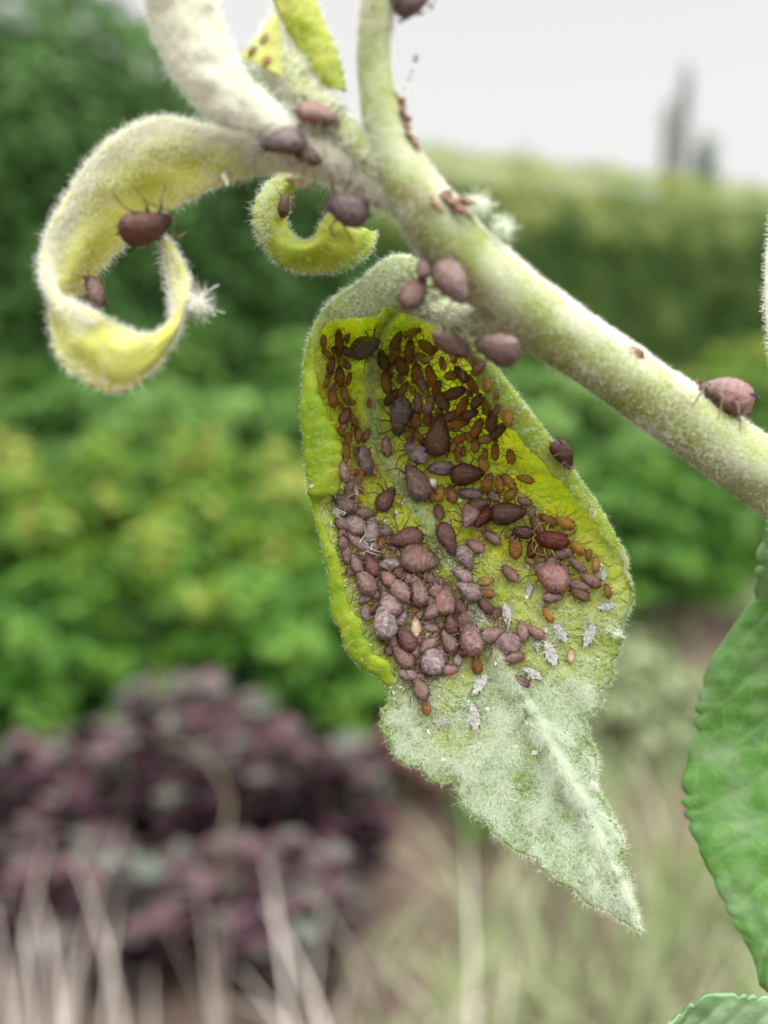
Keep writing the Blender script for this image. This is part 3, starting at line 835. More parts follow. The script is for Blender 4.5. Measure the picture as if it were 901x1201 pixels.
for k, s in enumerate(S):
    xy = Mv * (1 - s) + B2 * s
    prof = s ** 2.0
    # the hollow has a rounded floor, flatter towards the tip
    d = Dm * (1 - prof) + Db * prof
    ph = VV - 0.10 * s
    vein = np.zeros(NT)
    for q in range(1, 9):
        vein += np.exp(-((ph - (q * 0.108 + np.where(SD > 0, 0.03, 0))) / (0.010)) ** 2)
    pxs = np.linalg.norm(xy - Mv, axis=1)
    rib = np.exp(-(pxs / (11 * (1.25 - 0.95 * VV))) ** 2) * np.clip((1 - VV) / 0.25, 0.25, 1)
    q_ = np.array([noise.noise(Vector((a * 0.055, b * 0.055, 0.0))) + 0.5 * noise.noise(Vector((a * 0.13, b * 0.13, 5.0))) for a, b in xy])
    big = np.array([noise.noise(Vector((a * 0.012, b * 0.012, 9.0))) for a, b in xy])
    edge = 1 - s ** 6
    d = d - 0.85 * rib * (0.4 + 0.6 * (VV > 0.03)) - 0.26 * vein * edge * (s > 0.05) - 0.15 * q_ * edge - 0.5 * big * edge * np.clip(VV * 3, 0, 1)
    rows.append(np.column_stack([xy, d])); ribs.append(np.clip(rib * 1.6 + 0.7 * vein, 0, 2))
    wob_ = np.array([noise.noise(Vector((a * 0.02, b * 0.02, 21.0))) for a, b in xy])
    fz = np.clip((VV - 0.37 + 0.10 * wob_) / 0.32, 0, 1)
    fz = np.maximum(fz, rib * 0.75)
    fz = np.maximum(fz, np.where((SD < 0) & (VV > 0.28), np.clip((s - 0.5) * 1.2, 0, 0.6), 0))
    fuzz_rows.append(fz)
inward = -outw
for k in range(1, NR + 1):
    f = k / NR
    r_px = np.minimum(FW * 0.5, 7.0)
    if f <= 0.5:
        th = f / 0.5 * math.pi
        off = -r_px * math.sin(th)
        dz = -px2m(1, 59) * 1000 * r_px * (1 - math.cos(th))
    else:
        g = (f - 0.5) / 0.5
        off = FW * g
        dz = -px2m(1, 59) * 1000 * (r_px * 2 + FW * 0.18 * math.sin(g * math.pi) * 0.8 - FW * 0.1 * g)
    puff = np.array([noise.noise(Vector((a * 0.10, f * 2.0, 2.0))) + 0.6 * noise.noise(Vector((a * 0.27, f * 3.0, 7.0))) for a in arc]) * 2.2 * np.clip(FW / 12, 0, 1)
    xy = B2 + inward * (off + puff * (0.6 if f <= 0.5 else 0.6 + 2.2 * (f - 0.5)))[:, None]
    rows.append(np.column_stack([xy, Db + dz - puff * 0.05]))
    fuzz_rows.append(np.clip(1.6 - VV / 0.11, 0.0, 1.0) * 0.95 + 1.0 * ((VV > 0.45) & (FW < 4)))
NRW = len(rows)
LV = np.array(rows)                       # NRW, NT, 3 picture coords + depth
LW = PP(LV.reshape(-1, 3))
Fq = grid_faces(NRW, NT, True)
leaf_origin = P(482, 346, 60)
_nofold = (np.arange(len(Fq)) >= (NS - 1) * NT) & (np.tile(FW, NRW - 1) < 2.5) & (np.tile(VV, NRW - 1) > 0.5)
leaf = mesh_obj('infested_leaf', LW, Fq, [M_UNDER, M_UPPER_FLAP, M_UNDER], shoot, origin=leaf_origin, mat_idx=_nofold.astype(int), attrs={'fuzz': np.array(fuzz_rows).ravel(), 'stain': np.clip((600 - LV[..., 1]) / 130, 0, 1).ravel() * (np.arange(NRW) < NS).repeat(NT)})
leaf['label'] = 'large cupped leaf crowded with aphids on its pale woolly underside'
a, b, c, d = (LW[Fq[:, q]] for q in range(4))
fn = np.cross(c - a, d - b); fn /= np.linalg.norm(fn, axis=1)[:, None] + 1e-30
inner = np.arange(len(Fq)) < (NS - 1) * NT
flip = np.mean(np.sum(fn[inner] * FWD, 1)) > 0
if flip:
    leaf.data.flip_normals(); fn = -fn
so = leaf.modifiers.new('thickness', 'SOLIDIFY'); so.thickness = 0.00014; so.offset = -1.0; so.material_offset = 1; so.material_offset_rim = 0
add_bvh(LW, Fq)
# hairs on the leaf
fc = LV.reshape(-1, 3)[Fq].mean(1)
fv = np.array(fuzz_rows).ravel()[Fq].mean(1)
def felt(n, w, lo, hi, lay, radius, curl=0.55, back=False):
    p_, n_, i_ = sample_faces(LW, Fq, n, w)
    n_ = n_ * (-1 if flip else 1)
    if back:
        n_ = -n_; p_ = p_ + n_ * 0.00014
    q0 = LV.reshape(-1, 3)[Fq[i_, 0]]
    down = P(745, 1085, 59) - P(500, 620, 59); down /= np.linalg.norm(down)
    return strands('leaf_hair', p_, n_, rng.uniform(lo, hi, n) * 0.001, leaf, M_HAIR, lay, radius, 6, curl, comb=np.tile(down, (n, 1)), comb_w=0.5)
patchy = np.array([0.5 + 0.9 * noise.noise(Vector((x * 0.03, y * 0.03, 2.0))) + 0.7 * noise.noise(Vector((x * 0.085, y * 0.085, 4.0))) for x, y in fc[:, :2]])
patchy = np.clip(patchy, 0.05, 1.4)
ribw = np.vstack([np.array(ribs), np.zeros((NR, NT))]).ravel()[Fq].mean(1)
tipw = np.clip((fc[:, 1] - 640) / 230, 0, 1)
felt(36000, inner * (fv ** 2) * patchy * (0.12 + tipw) * (0.6 + 1.0 * ribw), 0.3, 1.0, 0.95, 5.6e-6)
felt(5200, inner * (0.2 + 0.5 * fv + 0.8 * ribw * (fc[:, 1] > 420)) * (1 - 0.8 * tipw), 0.25, 0.7, 0.65, 6.5e-6)
felt(4500, ~inner * np.clip((430 - LV.reshape(-1, 3)[Fq[:, 0]][:, 1]) / 60, 0.03, 1), 0.2, 0.6, 0.9, 6.5e-6, back=True)
felt(2600, ~inner * (LV.reshape(-1, 3)[Fq[:, 0]][:, 0] > 530) * 1.0, 0.15, 0.4, 0.8, 5.5e-6, back=True)
# fringe along the margin
ei = rng.integers(0, NT, 4200)
er = PP(LV[NS - 1 + 4, ei]); 
en = PP(np.column_stack([B2[ei] + outw[ei] * 30, Db[ei]])) - PP(np.column_stack([B2[ei], Db[ei]]))
strands('margin_hair', er, en, rng.uniform(0.10, 0.42, 4200) * 0.001, leaf, M_HAIR, 0.7, 6.5e-6, 5, 0.6)

# ---- ribbons: curled leaves
def ribbon(name, label, EA, EB, mats, n=110, m=22, bulge=0.6, thick=0.0002, serr=0.0, hair=6000, hair_len=(0.3, 0.8), hair_side=1, crinkle=0.12, fringe=1200, hmat=None, hair_w=None, cfreq=0.06):
    A_ = catmull(EA, n); B_ = catmull(EB, n)
    rows = []
    for j in range(m):
        t = j / (m - 1)
        p = A_ * (1 - t) + B_ * t
        if serr and t > 0.9:
            p[:, :2] += (B_ - A_)[:, :2] / (np.linalg.norm((B_ - A_)[:, :2], axis=1)[:, None] + 1e-6) * (np.abs(np.sin(np.arange(n) * 0.55)) * serr)[:, None] * (t - 0.9) / 0.1
        p[:, 2] -= bulge * math.sin(t * math.pi) * 1.0
        p[:, 2] += crinkle * np.array([noise.noise(Vector((x * cfreq, y * cfreq, t * 2 + 3))) for x, y in p[:, :2]])
        rows.append(p)
    R_ = np.array(rows).transpose(1, 0, 2)
    W = PP(R_.reshape(-1, 3)); Fr = grid_faces(n, m)
    cen = W.mean(0)
    o = mesh_obj(name, W, Fr, mats, shoot, origin=W[0], attrs={'fuzz': np.full(len(W), 0.6)})
    o['label'] = label
    so = o.modifiers.new('thickness', 'SOLIDIFY'); so.thickness = thick; so.offset = 0.0; so.material_offset = 1
    add_bvh(W, Fr)
    if hair:
        ti, tj = np.meshgrid(np.linspace(0, 1, n - 1), np.linspace(0, 1, m - 1), indexing='ij')
        p_, n_, _ = sample_faces(W, Fr, hair, None if hair_w is None else hair_w(ti.ravel(), tj.ravel()))
        n_ *= hair_side if hair_side else rng.choice([-1, 1], hair)[:, None]
        strands('leaf_hair', p_ + n_ * thick * 0.5, n_, rng.uniform(*hair_len, hair) * 0.001, o, hmat or M_HAIR_CURL, 0.85, 6.5e-6, 5, 0.6)
    if fringe:
        e = np.vstack([PP(A_), PP(B_)]); c_ = np.vstack([PP(A_ * 0.7 + B_ * 0.3)] * 1 + [PP(B_ * 0.7 + A_ * 0.3)])
        ii = rng.integers(0, len(e), fringe)
        strands('margin_hair', e[ii], (e - c_)[ii], rng.uniform(0.15, 0.5, fringe) * 0.001, o, hmat or M_HAIR_CURL, 0.5, 9e-6, 5, 0.6)
    return o

ribbon('curled_leaf', 'yellow green leaf curled into an open ring at the far end of its stalk',
       [(318, 160, 52), (285, 156, 52), (240, 148, 52), (185, 139, 52.3), (130, 165, 53), (88, 215, 53.5), (58, 270, 53), (50, 310, 52.2), (64, 343, 51), (105, 364, 50.2), (150, 388, 50.3), (180, 392, 51), (207, 365, 52), (222, 335, 53), (205, 292, 54), (193, 281, 54.5)],
       [(315, 196, 53), (285, 205, 53), (255, 214, 53.2), (215, 234, 54), (170, 262, 55), (135, 295, 56), (108, 325, 56), (85, 350, 55), (62, 368, 53), (72, 418, 51.5), (105, 446, 51), (140, 457, 51), (178, 432, 51.5), (205, 388, 52.5), (200, 330, 54.5), (192, 284, 54.6)],
       [M_CURL_OUT, M_CURL_OUT], n=150, m=26, bulge=0.6, serr=5, hair=21000, hair_side=0, crinkle=0.5, fringe=2600, cfreq=0.022,
       hair_w=lambda u, t: 0.04 + np.where(u < 0.62, 2.2 * np.exp(-(t / 0.33) ** 2) + 0.5 * (u < 0.16) + 0.5 * np.exp(-((t - 1) / 0.12) ** 2), 0.9 * np.exp(-(t / 0.10) ** 2) + 0.5 * np.exp(-((t - 1) / 0.12) ** 2)) + 0.8 * (u > 0.86))
ribbon('curled_leaf', 'small bright green leaf rolled into a ring beside the node',
       [(402, 203, 56.5), (375, 207, 57), (350, 216, 57.3), (338, 235, 57.4), (336, 262, 57), (348, 282, 56.5), (368, 280, 56), (380, 258, 56), (392, 252, 56.5), (410, 262, 57), (424, 268, 58)],
       [(405, 188, 57.5), (365, 195, 58), (328, 207, 58.2), (304, 235, 58), (302, 268, 57.5), (320, 300, 57), (350, 316, 56.6), (385, 317, 56.6), (415, 308, 57), (434, 292, 57.5), (438, 272, 58)],
       [M_SMALL_CURL, M_SMALL_CURL], n=110, m=20, bulge=0.7, serr=3, hair=2600, hair_side=0, crinkle=0.3, fringe=1500, hmat=M_HAIR, cfreq=0.04,
       hair_w=lambda u, t: 0.10 + 1.6 * (u < 0.45) * np.exp(-((t - 0.7) / 0.4) ** 2) + 0.7 * np.exp(-((t - 1) / 0.15) ** 2))
ribbon('woolly_leaf', 'white woolly leaf blade rising to the top edge of the picture',
       [(140, -90, 48), (160, -30, 48.4), (176, 20, 48.8), (195, 70, 49.2), (225, 115, 49.5), (262, 148, 49.8), (300, 152, 50)],
       [(250, -90, 49), (252, -30, 49.2), (255, 15, 49.4), (272, 60, 49.6), (295, 98, 49.8), (318, 122, 50), (330, 140, 50)],
       [M_CURL_PALE, M_CURL_PALE], n=60, m=20, bulge=0.8, hair=18000, hair_side=0, crinkle=0.3, fringe=900)
ribbon('young_leaf', 'white backed young leaf with folded yellow green face above the node',
       [(372, 140, 50.6), (345, 125, 50.9), (318, 100, 51.3), (300, 72, 51.8), (312, 35, 52.2), (335, -10, 52.6), (350, -60, 53)],
       [(395, 125, 50.8), (385, 105, 51.2), (368, 75, 51.6), (352, 45, 51.9), (342, 15, 52.1), (348, -25, 52.4), (360, -65, 53)],
       [M_CURL_PALE, M_CURL_PALE], n=60, m=14, bulge=0.5, hair=4200, hair_side=0, fringe=600)
ribbon('young_leaf', 'narrow bright green leaf edge against the white sky beside the upright shoot',
       [(318, -60, 51.6), (320, -10, 51.4), (326, 12, 51.2), (345, 48, 51), (365, 85, 50.9), (385, 104, 50.8)],
       [(362, -60, 50.8), (366, -10, 50.6), (375, 18, 50.4), (392, 55, 50.2), (400, 82, 50.1), (404, 106, 50)],
       [M_SMALL_CURL, M_SMALL_CURL], n=60, m=12, bulge=0.4, serr=3, hair=500, hair_side=0, fringe=300)
ribbon('young_leaf', 'little yellow triangular leaf face with brown spots above the node',
       [(322, 18, 50.4), (303, 45, 50.3), (286, 64, 50.2), (284, 68, 50.2)],
       [(324, 20, 50.4), (329, 50, 50.4), (333, 78, 50.3), (335, 92, 50.3)],
       [M_CURL_OUT, M_CURL_PALE], n=30, m=14, bulge=0.3, hair=150, hair_side=0, fringe=100)
ribbon('woolly_leaf', 'pale woolly leaf edge cut off by the right edge of the picture',
       [(907, 235, 61), (900, 290, 61), (897, 340, 61), (900, 390, 61), (909, 440, 61), (924, 500, 60), (932, 556, 58.5)],
       [(960, 220, 62), (985, 290, 62.5), (990, 340, 62.5), (985, 400, 62.5), (965, 450, 62), (945, 505, 60.4), (936, 556, 58.6)],
       [M_CURL_PALE, M_CURL_PALE], n=60, m=16, bulge=0.6, hair=2200, hair_side=0, fringe=900)

# ---- the big green leaf at the right and the leaf below it: blades with veins, reaching out of the frame
def blade(name, label, axis, halfL, halfR, depth_mid, cup, mats, teeth, seed, vein_depth=0.35, hair=0):
    n, m = 150, 60
    A_ = resample(catmull(axis, 300), n)                       # x, y, depth
    t = np.linspace(0, 1, n)
    T = np.gradient(A_[:, :2], axis=0); T /= np.linalg.norm(T, axis=1)[:, None]
    Nn = np.stack([T[:, 1], -T[:, 0]], 1)
    hl = np.interp(t, np.linspace(0, 1, len(halfL)), halfL); hr = np.interp(t, np.linspace(0, 1, len(halfR)), halfR)
    hl = np.convolve(np.pad(hl, 4, mode='edge'), np.ones(9) / 9, 'valid'); hr = np.convolve(np.pad(hr, 4, mode='edge'), np.ones(9) / 9, 'valid')
    hl[0] = hl[-1] = hr[0] = hr[-1] = 0.5
    phs = np.arange(n) / n * teeth
    saw = (np.abs(np.sin((phs + 0.7 * np.sin(phs * 1.7 + seed)) * math.pi)) ** 0.55) * (11 + 5 * np.sin(phs * 0.9 + 1)) - 3
    end = np.sin(np.linspace(0, math.pi, n)) ** 0.4
    R_ = np.zeros((n, m, 3)); vn = np.zeros((n, m))
    for j in range(m):
        u = -1 + 2 * j / (m - 1)
        h = (hl if u < 0 else hr)
        w = u * h + np.sign(u) * saw * end * max(0, (abs(u) - 0.72) / 0.28) ** 1.5
        xy = A_[:, :2] + Nn * w[:, None]
        ph = (t - 0.16 * abs(u)) * 8.5 + (0.4 if u > 0 else 0)
        v_ = np.exp(-((ph - np.round(ph)) / 0.055) ** 2) * (abs(u) < 0.95)
        rib = np.exp(-(w / 5.0) ** 2)
        quilt = (1 - np.exp(-((ph - np.round(ph)) / 0.22) ** 2)) * (1 - abs(u) ** 4)
        nz = np.array([noise.noise(Vector((x * 0.018, y * 0.018, seed))) + 0.5 * noise.noise(Vector((x * 0.05, y * 0.05, seed))) for x, y in xy])
        R_[:, j, :2] = xy
        R_[:, j, 2] = A_[:, 2] - cup * u * u - vein_depth * 2.0 * quilt + 0.45 * nz + vein_depth * rib
        vn[:, j] = np.clip(v_ * 0.9 + rib, 0, 1) * 0.5
    W = PP(R_.reshape(-1, 3)); Fr = grid_faces(n, m)
    o = mesh_obj(name, W, Fr, mats, shoot, origin=W[0], attrs={'vein': vn.ravel(), 'fuzz': np.full(n * m, 0.8)})
    o['label'] = label
    so = o.modifiers.new('thickness', 'SOLIDIFY'); so.thickness = 0.00025; so.offset = 0.0
    return o
blade('green_leaf', 'large toothed mature green leaf at the right edge of the picture',
      [(918, 606, 65), (928, 720, 67), (945, 820, 68), (952, 920, 68), (948, 1020, 67.5), (930, 1110, 67), (905, 1165, 66.5)],
      [14, 26, 30, 36, 74, 108, 121, 125, 128, 134, 142, 144, 136, 130, 112, 88, 66, 36, 8], [10, 40, 80, 105, 118, 120, 115, 95, 60, 10], 67, -1.0, [M_GREENLEAF], 15, 3.3, 0.075)
M_GREYLEAF = mat_upperside('greyish_leaf', (0.13, 0.25, 0.11), (0.25, 0.37, 0.20), 0.25, 0.5)
blade('green_leaf', 'mid green leaf showing only its top in the lower right corner',
      [(780, 1215, 63), (830, 1225, 63), (890, 1240, 63), (950, 1265, 63.5), (1010, 1300, 64)],
      [10, 60, 80, 85, 70, 40, 10], [10, 50, 62, 68, 72, 66, 50, 10], 63, 0.8, [M_GREYLEAF], 12, 5.5, 0.15)
petiole([(1012, 1300, 64), (1060, 1240, 66), (1090, 1100, 70), (1060, 900, 75), (1000, 700, 68), (950, 600, 60)], 9, 12, hair=0)

# ---- brown bud scales and woolly scraps on the node
def scale(x, y, d, L_, wd, ang, mat, label=None):
    n, m = 14, 7
    V = []
    for i in range(n):
        t = i / (n - 1)
        w = wd * (math.sin(math.pi * min(1, t * 0.9 + 0.12)) ** 0.7) * (0.75 + 0.6 * noise.noise(Vector((t * 5, x, y))))
        for j in range(m):
            u = -1 + 2 * j / (m - 1)
            lx, ly = (t - 0.5) * L_, u * w * 0.5
            px_ = x + lx * math.cos(ang) - ly * math.sin(ang); py_ = y - lx * math.sin(ang) - ly * math.cos(ang)
            V.append((px_, py_, d - 0.22 * (1 - u * u) * wd / 20 + 0.4 * noise.noise(Vector((px_ * 0.2, py_ * 0.2, d))) - 0.4 * t * t))
    W = PP(np.array(V))
    o = mesh_obj('bud_scale', W, grid_faces(n, m), [mat], shoot, origin=W[0])
    so = o.modifiers.new('thickness', 'SOLIDIFY'); so.thickness = 0.00015
    add_bvh(W, grid_faces(n, m))
    return o
scale(468, 118, 49.2, 26, 16, math.radians(120), M_BUD)
scale(475, 140, 49.0, 34, 18, math.radians(105), M_BUD)
scale(484, 165, 49.0, 30, 15, math.radians(120), M_BUD)
scale(481, 92, 49.4, 58, 6, math.radians(74), M_WAX)
scale(535, 240, 49.0, 44, 22, math.radians(-38), M_BUD)
scale(548, 236, 48.9, 22, 14, math.radians(-10), M_BUD)
scale(512, 240, 48.3, 24, 12, math.radians(-50), M_BUD)
scale(350, 215, 50.5, 30, 9, math.radians(-18), M_BUD)
scale(265, 210, 52.2, 18, 12, math.radians(-80), M_CURL_PALE)

# ================================================================== APHIDS
bvh = BVHTree.FromPolygons([tuple(v) for v in np.vstack(BVH_V)], BVH_F)
def hit(x, y):
    dirv = P(x, y, 100) - CAM; dirv /= np.linalg.norm(dirv)
    loc, nor, idx, dist = bvh.ray_cast(Vector(CAM), Vector(dirv), 0.2)
    if loc is None: return None
    nor = np.array(nor)
    if np.dot(nor, dirv) > 0: nor = -nor
    return np.array(loc), nor

def aphid_mesh(name, prof, W, H, limb=1.0, corn=0.13, limb_mat=None, nseg=26, na=18, arch=0.0, seed=0):
    V, Fl, MI = [], [], []
    ts = np.r_[0.0, np.linspace(0.015, 0.985, nseg - 2), 1.0]
    pr = np.interp(ts, prof[0], prof[1])
    pr = np.convolve(np.pad(pr, 1, mode='edge'), [0.2, 0.6, 0.2], 'valid'); pr[0] = pr[-1] = 0.02
    for i, t in enumerate(ts):
        g = 1 - 0.07 * (0.5 + 0.5 * math.cos(t * 2 * math.pi * 9)) * (0.08 < t < 0.72) - 0.05 * math.exp(-((t - 0.88) / 0.02) ** 2) - 0.04 * math.exp(-((t - 0.74) / 0.02) ** 2)
        zc = 0.10 + H * 0.36 + arch * math.sin(t * math.pi) - 0.06 * max(0, t - 0.75) / 0.25
        for j in range(na):
            a = 2 * math.pi * j / na
            wob = 1 + 0.03 * noise.noise(Vector((t * 6 + seed, math.cos(a) * 2, math.sin(a) * 2)))
            y = W * 0.5 * pr[i] * g * math.cos(a) * wob
            z = zc + H * 0.5 * pr[i] * g * (math.sin(a) if math.sin(a) > 0 else 0.62 * math.sin(a)) * wob
            V.append((-0.5 + t, y, z))
    Fl += [tuple(f) for f in grid_faces(nseg, na, True).tolist()]
    Fl += [tuple(range(na))[::1], tuple(range((nseg - 1) * na, nseg * na))[::-1]]
    MI += [0] * len(Fl)
    def add(pts, r, mi, seg=5):
        off = len(V)
        v, f = tube_arrays(pts, r, seg)
        V.extend([tuple(q) for q in v]); Fl.extend([tuple(q + off for q in ff) for ff in f]); MI.extend([mi] * len(f))
    lz = 0.12 + H * 0.12
    rs = random.Random(seed)
    for s in (-1, 1):
        for (x0, kx, fx, ko, fo) in ((0.30, 0.46, 0.60, 0.22, 0.30), (0.18, 0.16, 0.10, 0.28, 0.42), (0.08, -0.14, -0.36, 0.26, 0.40)):
            j = lambda q: q + rs.uniform(-0.05, 0.05)
            pts = catmull([(x0, s * W * 0.18, lz), (j(kx * 0.6 + x0 * 0.4), s * (W * 0.3 + ko * 0.4 * limb), lz + 0.08), (j(kx), s * (W * 0.35 + ko * 0.8 * limb), lz + 0.10), (j(fx), s * (W * 0.35 + fo * limb), 0.012)], 7)
            add(pts, np.linspace(0.030, 0.012, 7), 1)
        pts = catmull([(0.46, s * 0.05, lz + 0.06), (0.56, s * 0.14, lz + 0.14), (j(0.40), s * (0.26 + 0.1 * limb), lz + 0.14), (j(0.12), s * (W * 0.5 + 0.16), lz + 0.06)], 9)
        add(pts, np.linspace(0.016, 0.008, 9), 1, 4)
        add(catmull([(-0.26, s * W * 0.30, 0.10 + H * 0.62), (-0.36, s * W * 0.38, 0.12 + H * 0.66), (-0.26 - corn * 1.5, s * W * 0.42, 0.10 + H * 0.66)], 4), np.linspace(0.026, 0.016, 4), 2, 6)
        add([(0.40, s * 0.085, lz + 0.10), (0.415, s * 0.105, lz + 0.105), (0.42, s * 0.118, lz + 0.105)], [0.016, 0.024, 0.008], 2, 6)
    add([(-0.47, 0, 0.10 + H * 0.3), (-0.55, 0, 0.10 + H * 0.33), (-0.585, 0, 0.10 + H * 0.36)], [0.035, 0.022, 0.006], 1, 5)
    me = bpy.data.meshes.new(name)
    me.from_pydata(V, [], Fl)
    me.polygons.foreach_set('use_smooth', np.ones(len(Fl), bool))
    me.polygons.foreach_set('material_index', np.array(MI, np.int32))
    for m in (M_APHID, limb_mat or M_LIMB, M_DARK): me.materials.append(m)
    me.update()
    return me
PEAR = ([0, .03, .10, .2, .33, .45, .58, .70, .80, .90, .96, 1], [0, .34, .66, .90, 1.0, .98, .84, .66, .52, .42, .32, 0])
OVAL = ([0, .04, .12, .25, .42, .6, .75, .87, .95, 1], [0, .38, .68, .92, 1.0, .92, .76, .58, .40, 0])
FAT = ([0, .02, .08, .18, .32, .48, .62, .74, .84, .92, .97, 1], [0, .40, .74, .95, 1.02, 1.0, .88, .68, .50, .40, .30, 0])
LONG = ([0, .04, .12, .25, .45, .62, .78, .9, .97, 1], [0, .42, .72, .95, 1.0, .95, .80, .58, .36, 0])
MESH = {}
for k in range(3):
    MESH['pear', k] = aphid_mesh('aphid_pear', PEAR, 0.60, 0.48, 1.15, seed=k)
    MESH['fat', k] = aphid_mesh('aphid_plump', FAT, 0.70, 0.54, 1.0, seed=10 + k)
    MESH['oval', k] = aphid_mesh('aphid_oval', OVAL, 0.54, 0.40, 0.95, 0.08, M_LIMB_PALE, 20, 14, seed=20 + k)
    MESH['long', k] = aphid_mesh('aphid_long', LONG, 0.48, 0.38, 0.95, 0.08, M_LIMB_PALE, 20, 14, seed=30 + k)

COLS = {  # true body colours (linear), wax amount
    'mauve': ((0.165, 0.076, 0.060), 0.36), 'brown': ((0.24, 0.11, 0.042), 0.06), 'dark brown': ((0.125, 0.044, 0.026), 0.06),
    'red-brown': ((0.155, 0.050, 0.032), 0.15), 'rust red': ((0.20, 0.036, 0.008), 0.0), 'pinkish': ((0.24, 0.105, 0.078), 0.36),
    'amber': ((0.50, 0.30, 0.028), 0.0), 'dark amber': ((0.40, 0.195, 0.022), 0.0), 'pale amber': ((0.44, 0.31, 0.06), 0.1),
    'ash-grey': ((0.17, 0.115, 0.115), 0.85), 'slate': ((0.11, 0.062, 0.060), 0.36), 'lilac': ((0.18, 0.102, 0.096), 0.55),
    'orange': ((0.36, 0.155, 0.04), 0.06), 'cream': ((0.48, 0.36, 0.21), 0.4), 'dusty brown': ((0.18, 0.088, 0.060), 0.28)}
placed = []
def aphid(x, y, L_, col, head, kind='pear', label=None, wide=1.0, at=None, normal=None, group=None, lift=0.0, tall=1.0, cat='aphid'):
    """L_ body length in picture pixels; head: direction of the head in the picture, degrees, 0 = right, 90 = up"""
    if at is None:
        h = hit(x, y)
        if h is None: return None
        loc, nor = h
    else:
        loc, nor = np.asarray(at, float), np.asarray(normal, float)
    depth = np.dot(loc - CAM, FWD)
    # a normal that is not too grazing to the view
    hd = RGT * math.cos(math.radians(head)) + UPV * math.sin(math.radians(head))
    if at is None:
        nor = nor * 0.55 - FWD * 0.45 + UPV * 0.1 + rng.normal(size=3) * 0.14
        wide = wide * random.uniform(0.86, 1.16)
    nor = nor / np.linalg.norm(nor)
    X = hd - nor * np.dot(hd, nor); X /= np.linalg.norm(X)
    Y = np.cross(nor, X)
    s = L_ * depth / F_PX * ((1.04 if L_ > 31 else 1.12) if at is None else 1.0)
    me = MESH[kind, random.randrange(3)]
    o = bpy.data.objects.new('aphid_nymph' if L_ < 27 else 'aphid', me)
    COL.objects.link(o)
    loc = loc + nor * lift * s
    o.matrix_world = Matrix(((X[0] * s, Y[0] * s * wide, nor[0] * s * tall, loc[0]), (X[1] * s, Y[1] * s * wide, nor[1] * s * tall, loc[1]), (X[2] * s, Y[2] * s * wide, nor[2] * s * tall, loc[2]), (0, 0, 0, 1)))
    c, wax = COLS[col]
    j = random.uniform(0.85, 1.15)
    o.color = (c[0] * j, c[1] * j * random.uniform(0.95, 1.05), c[2] * j * random.uniform(0.9, 1.1), wax)
    o['category'] = 'aphid'
    if label: o['label'] = label
    if group: o['group'] = group
    placed.append((x, y, L_, col, o, head, kind))
    return o

GL = 'aphids on the infested leaf'
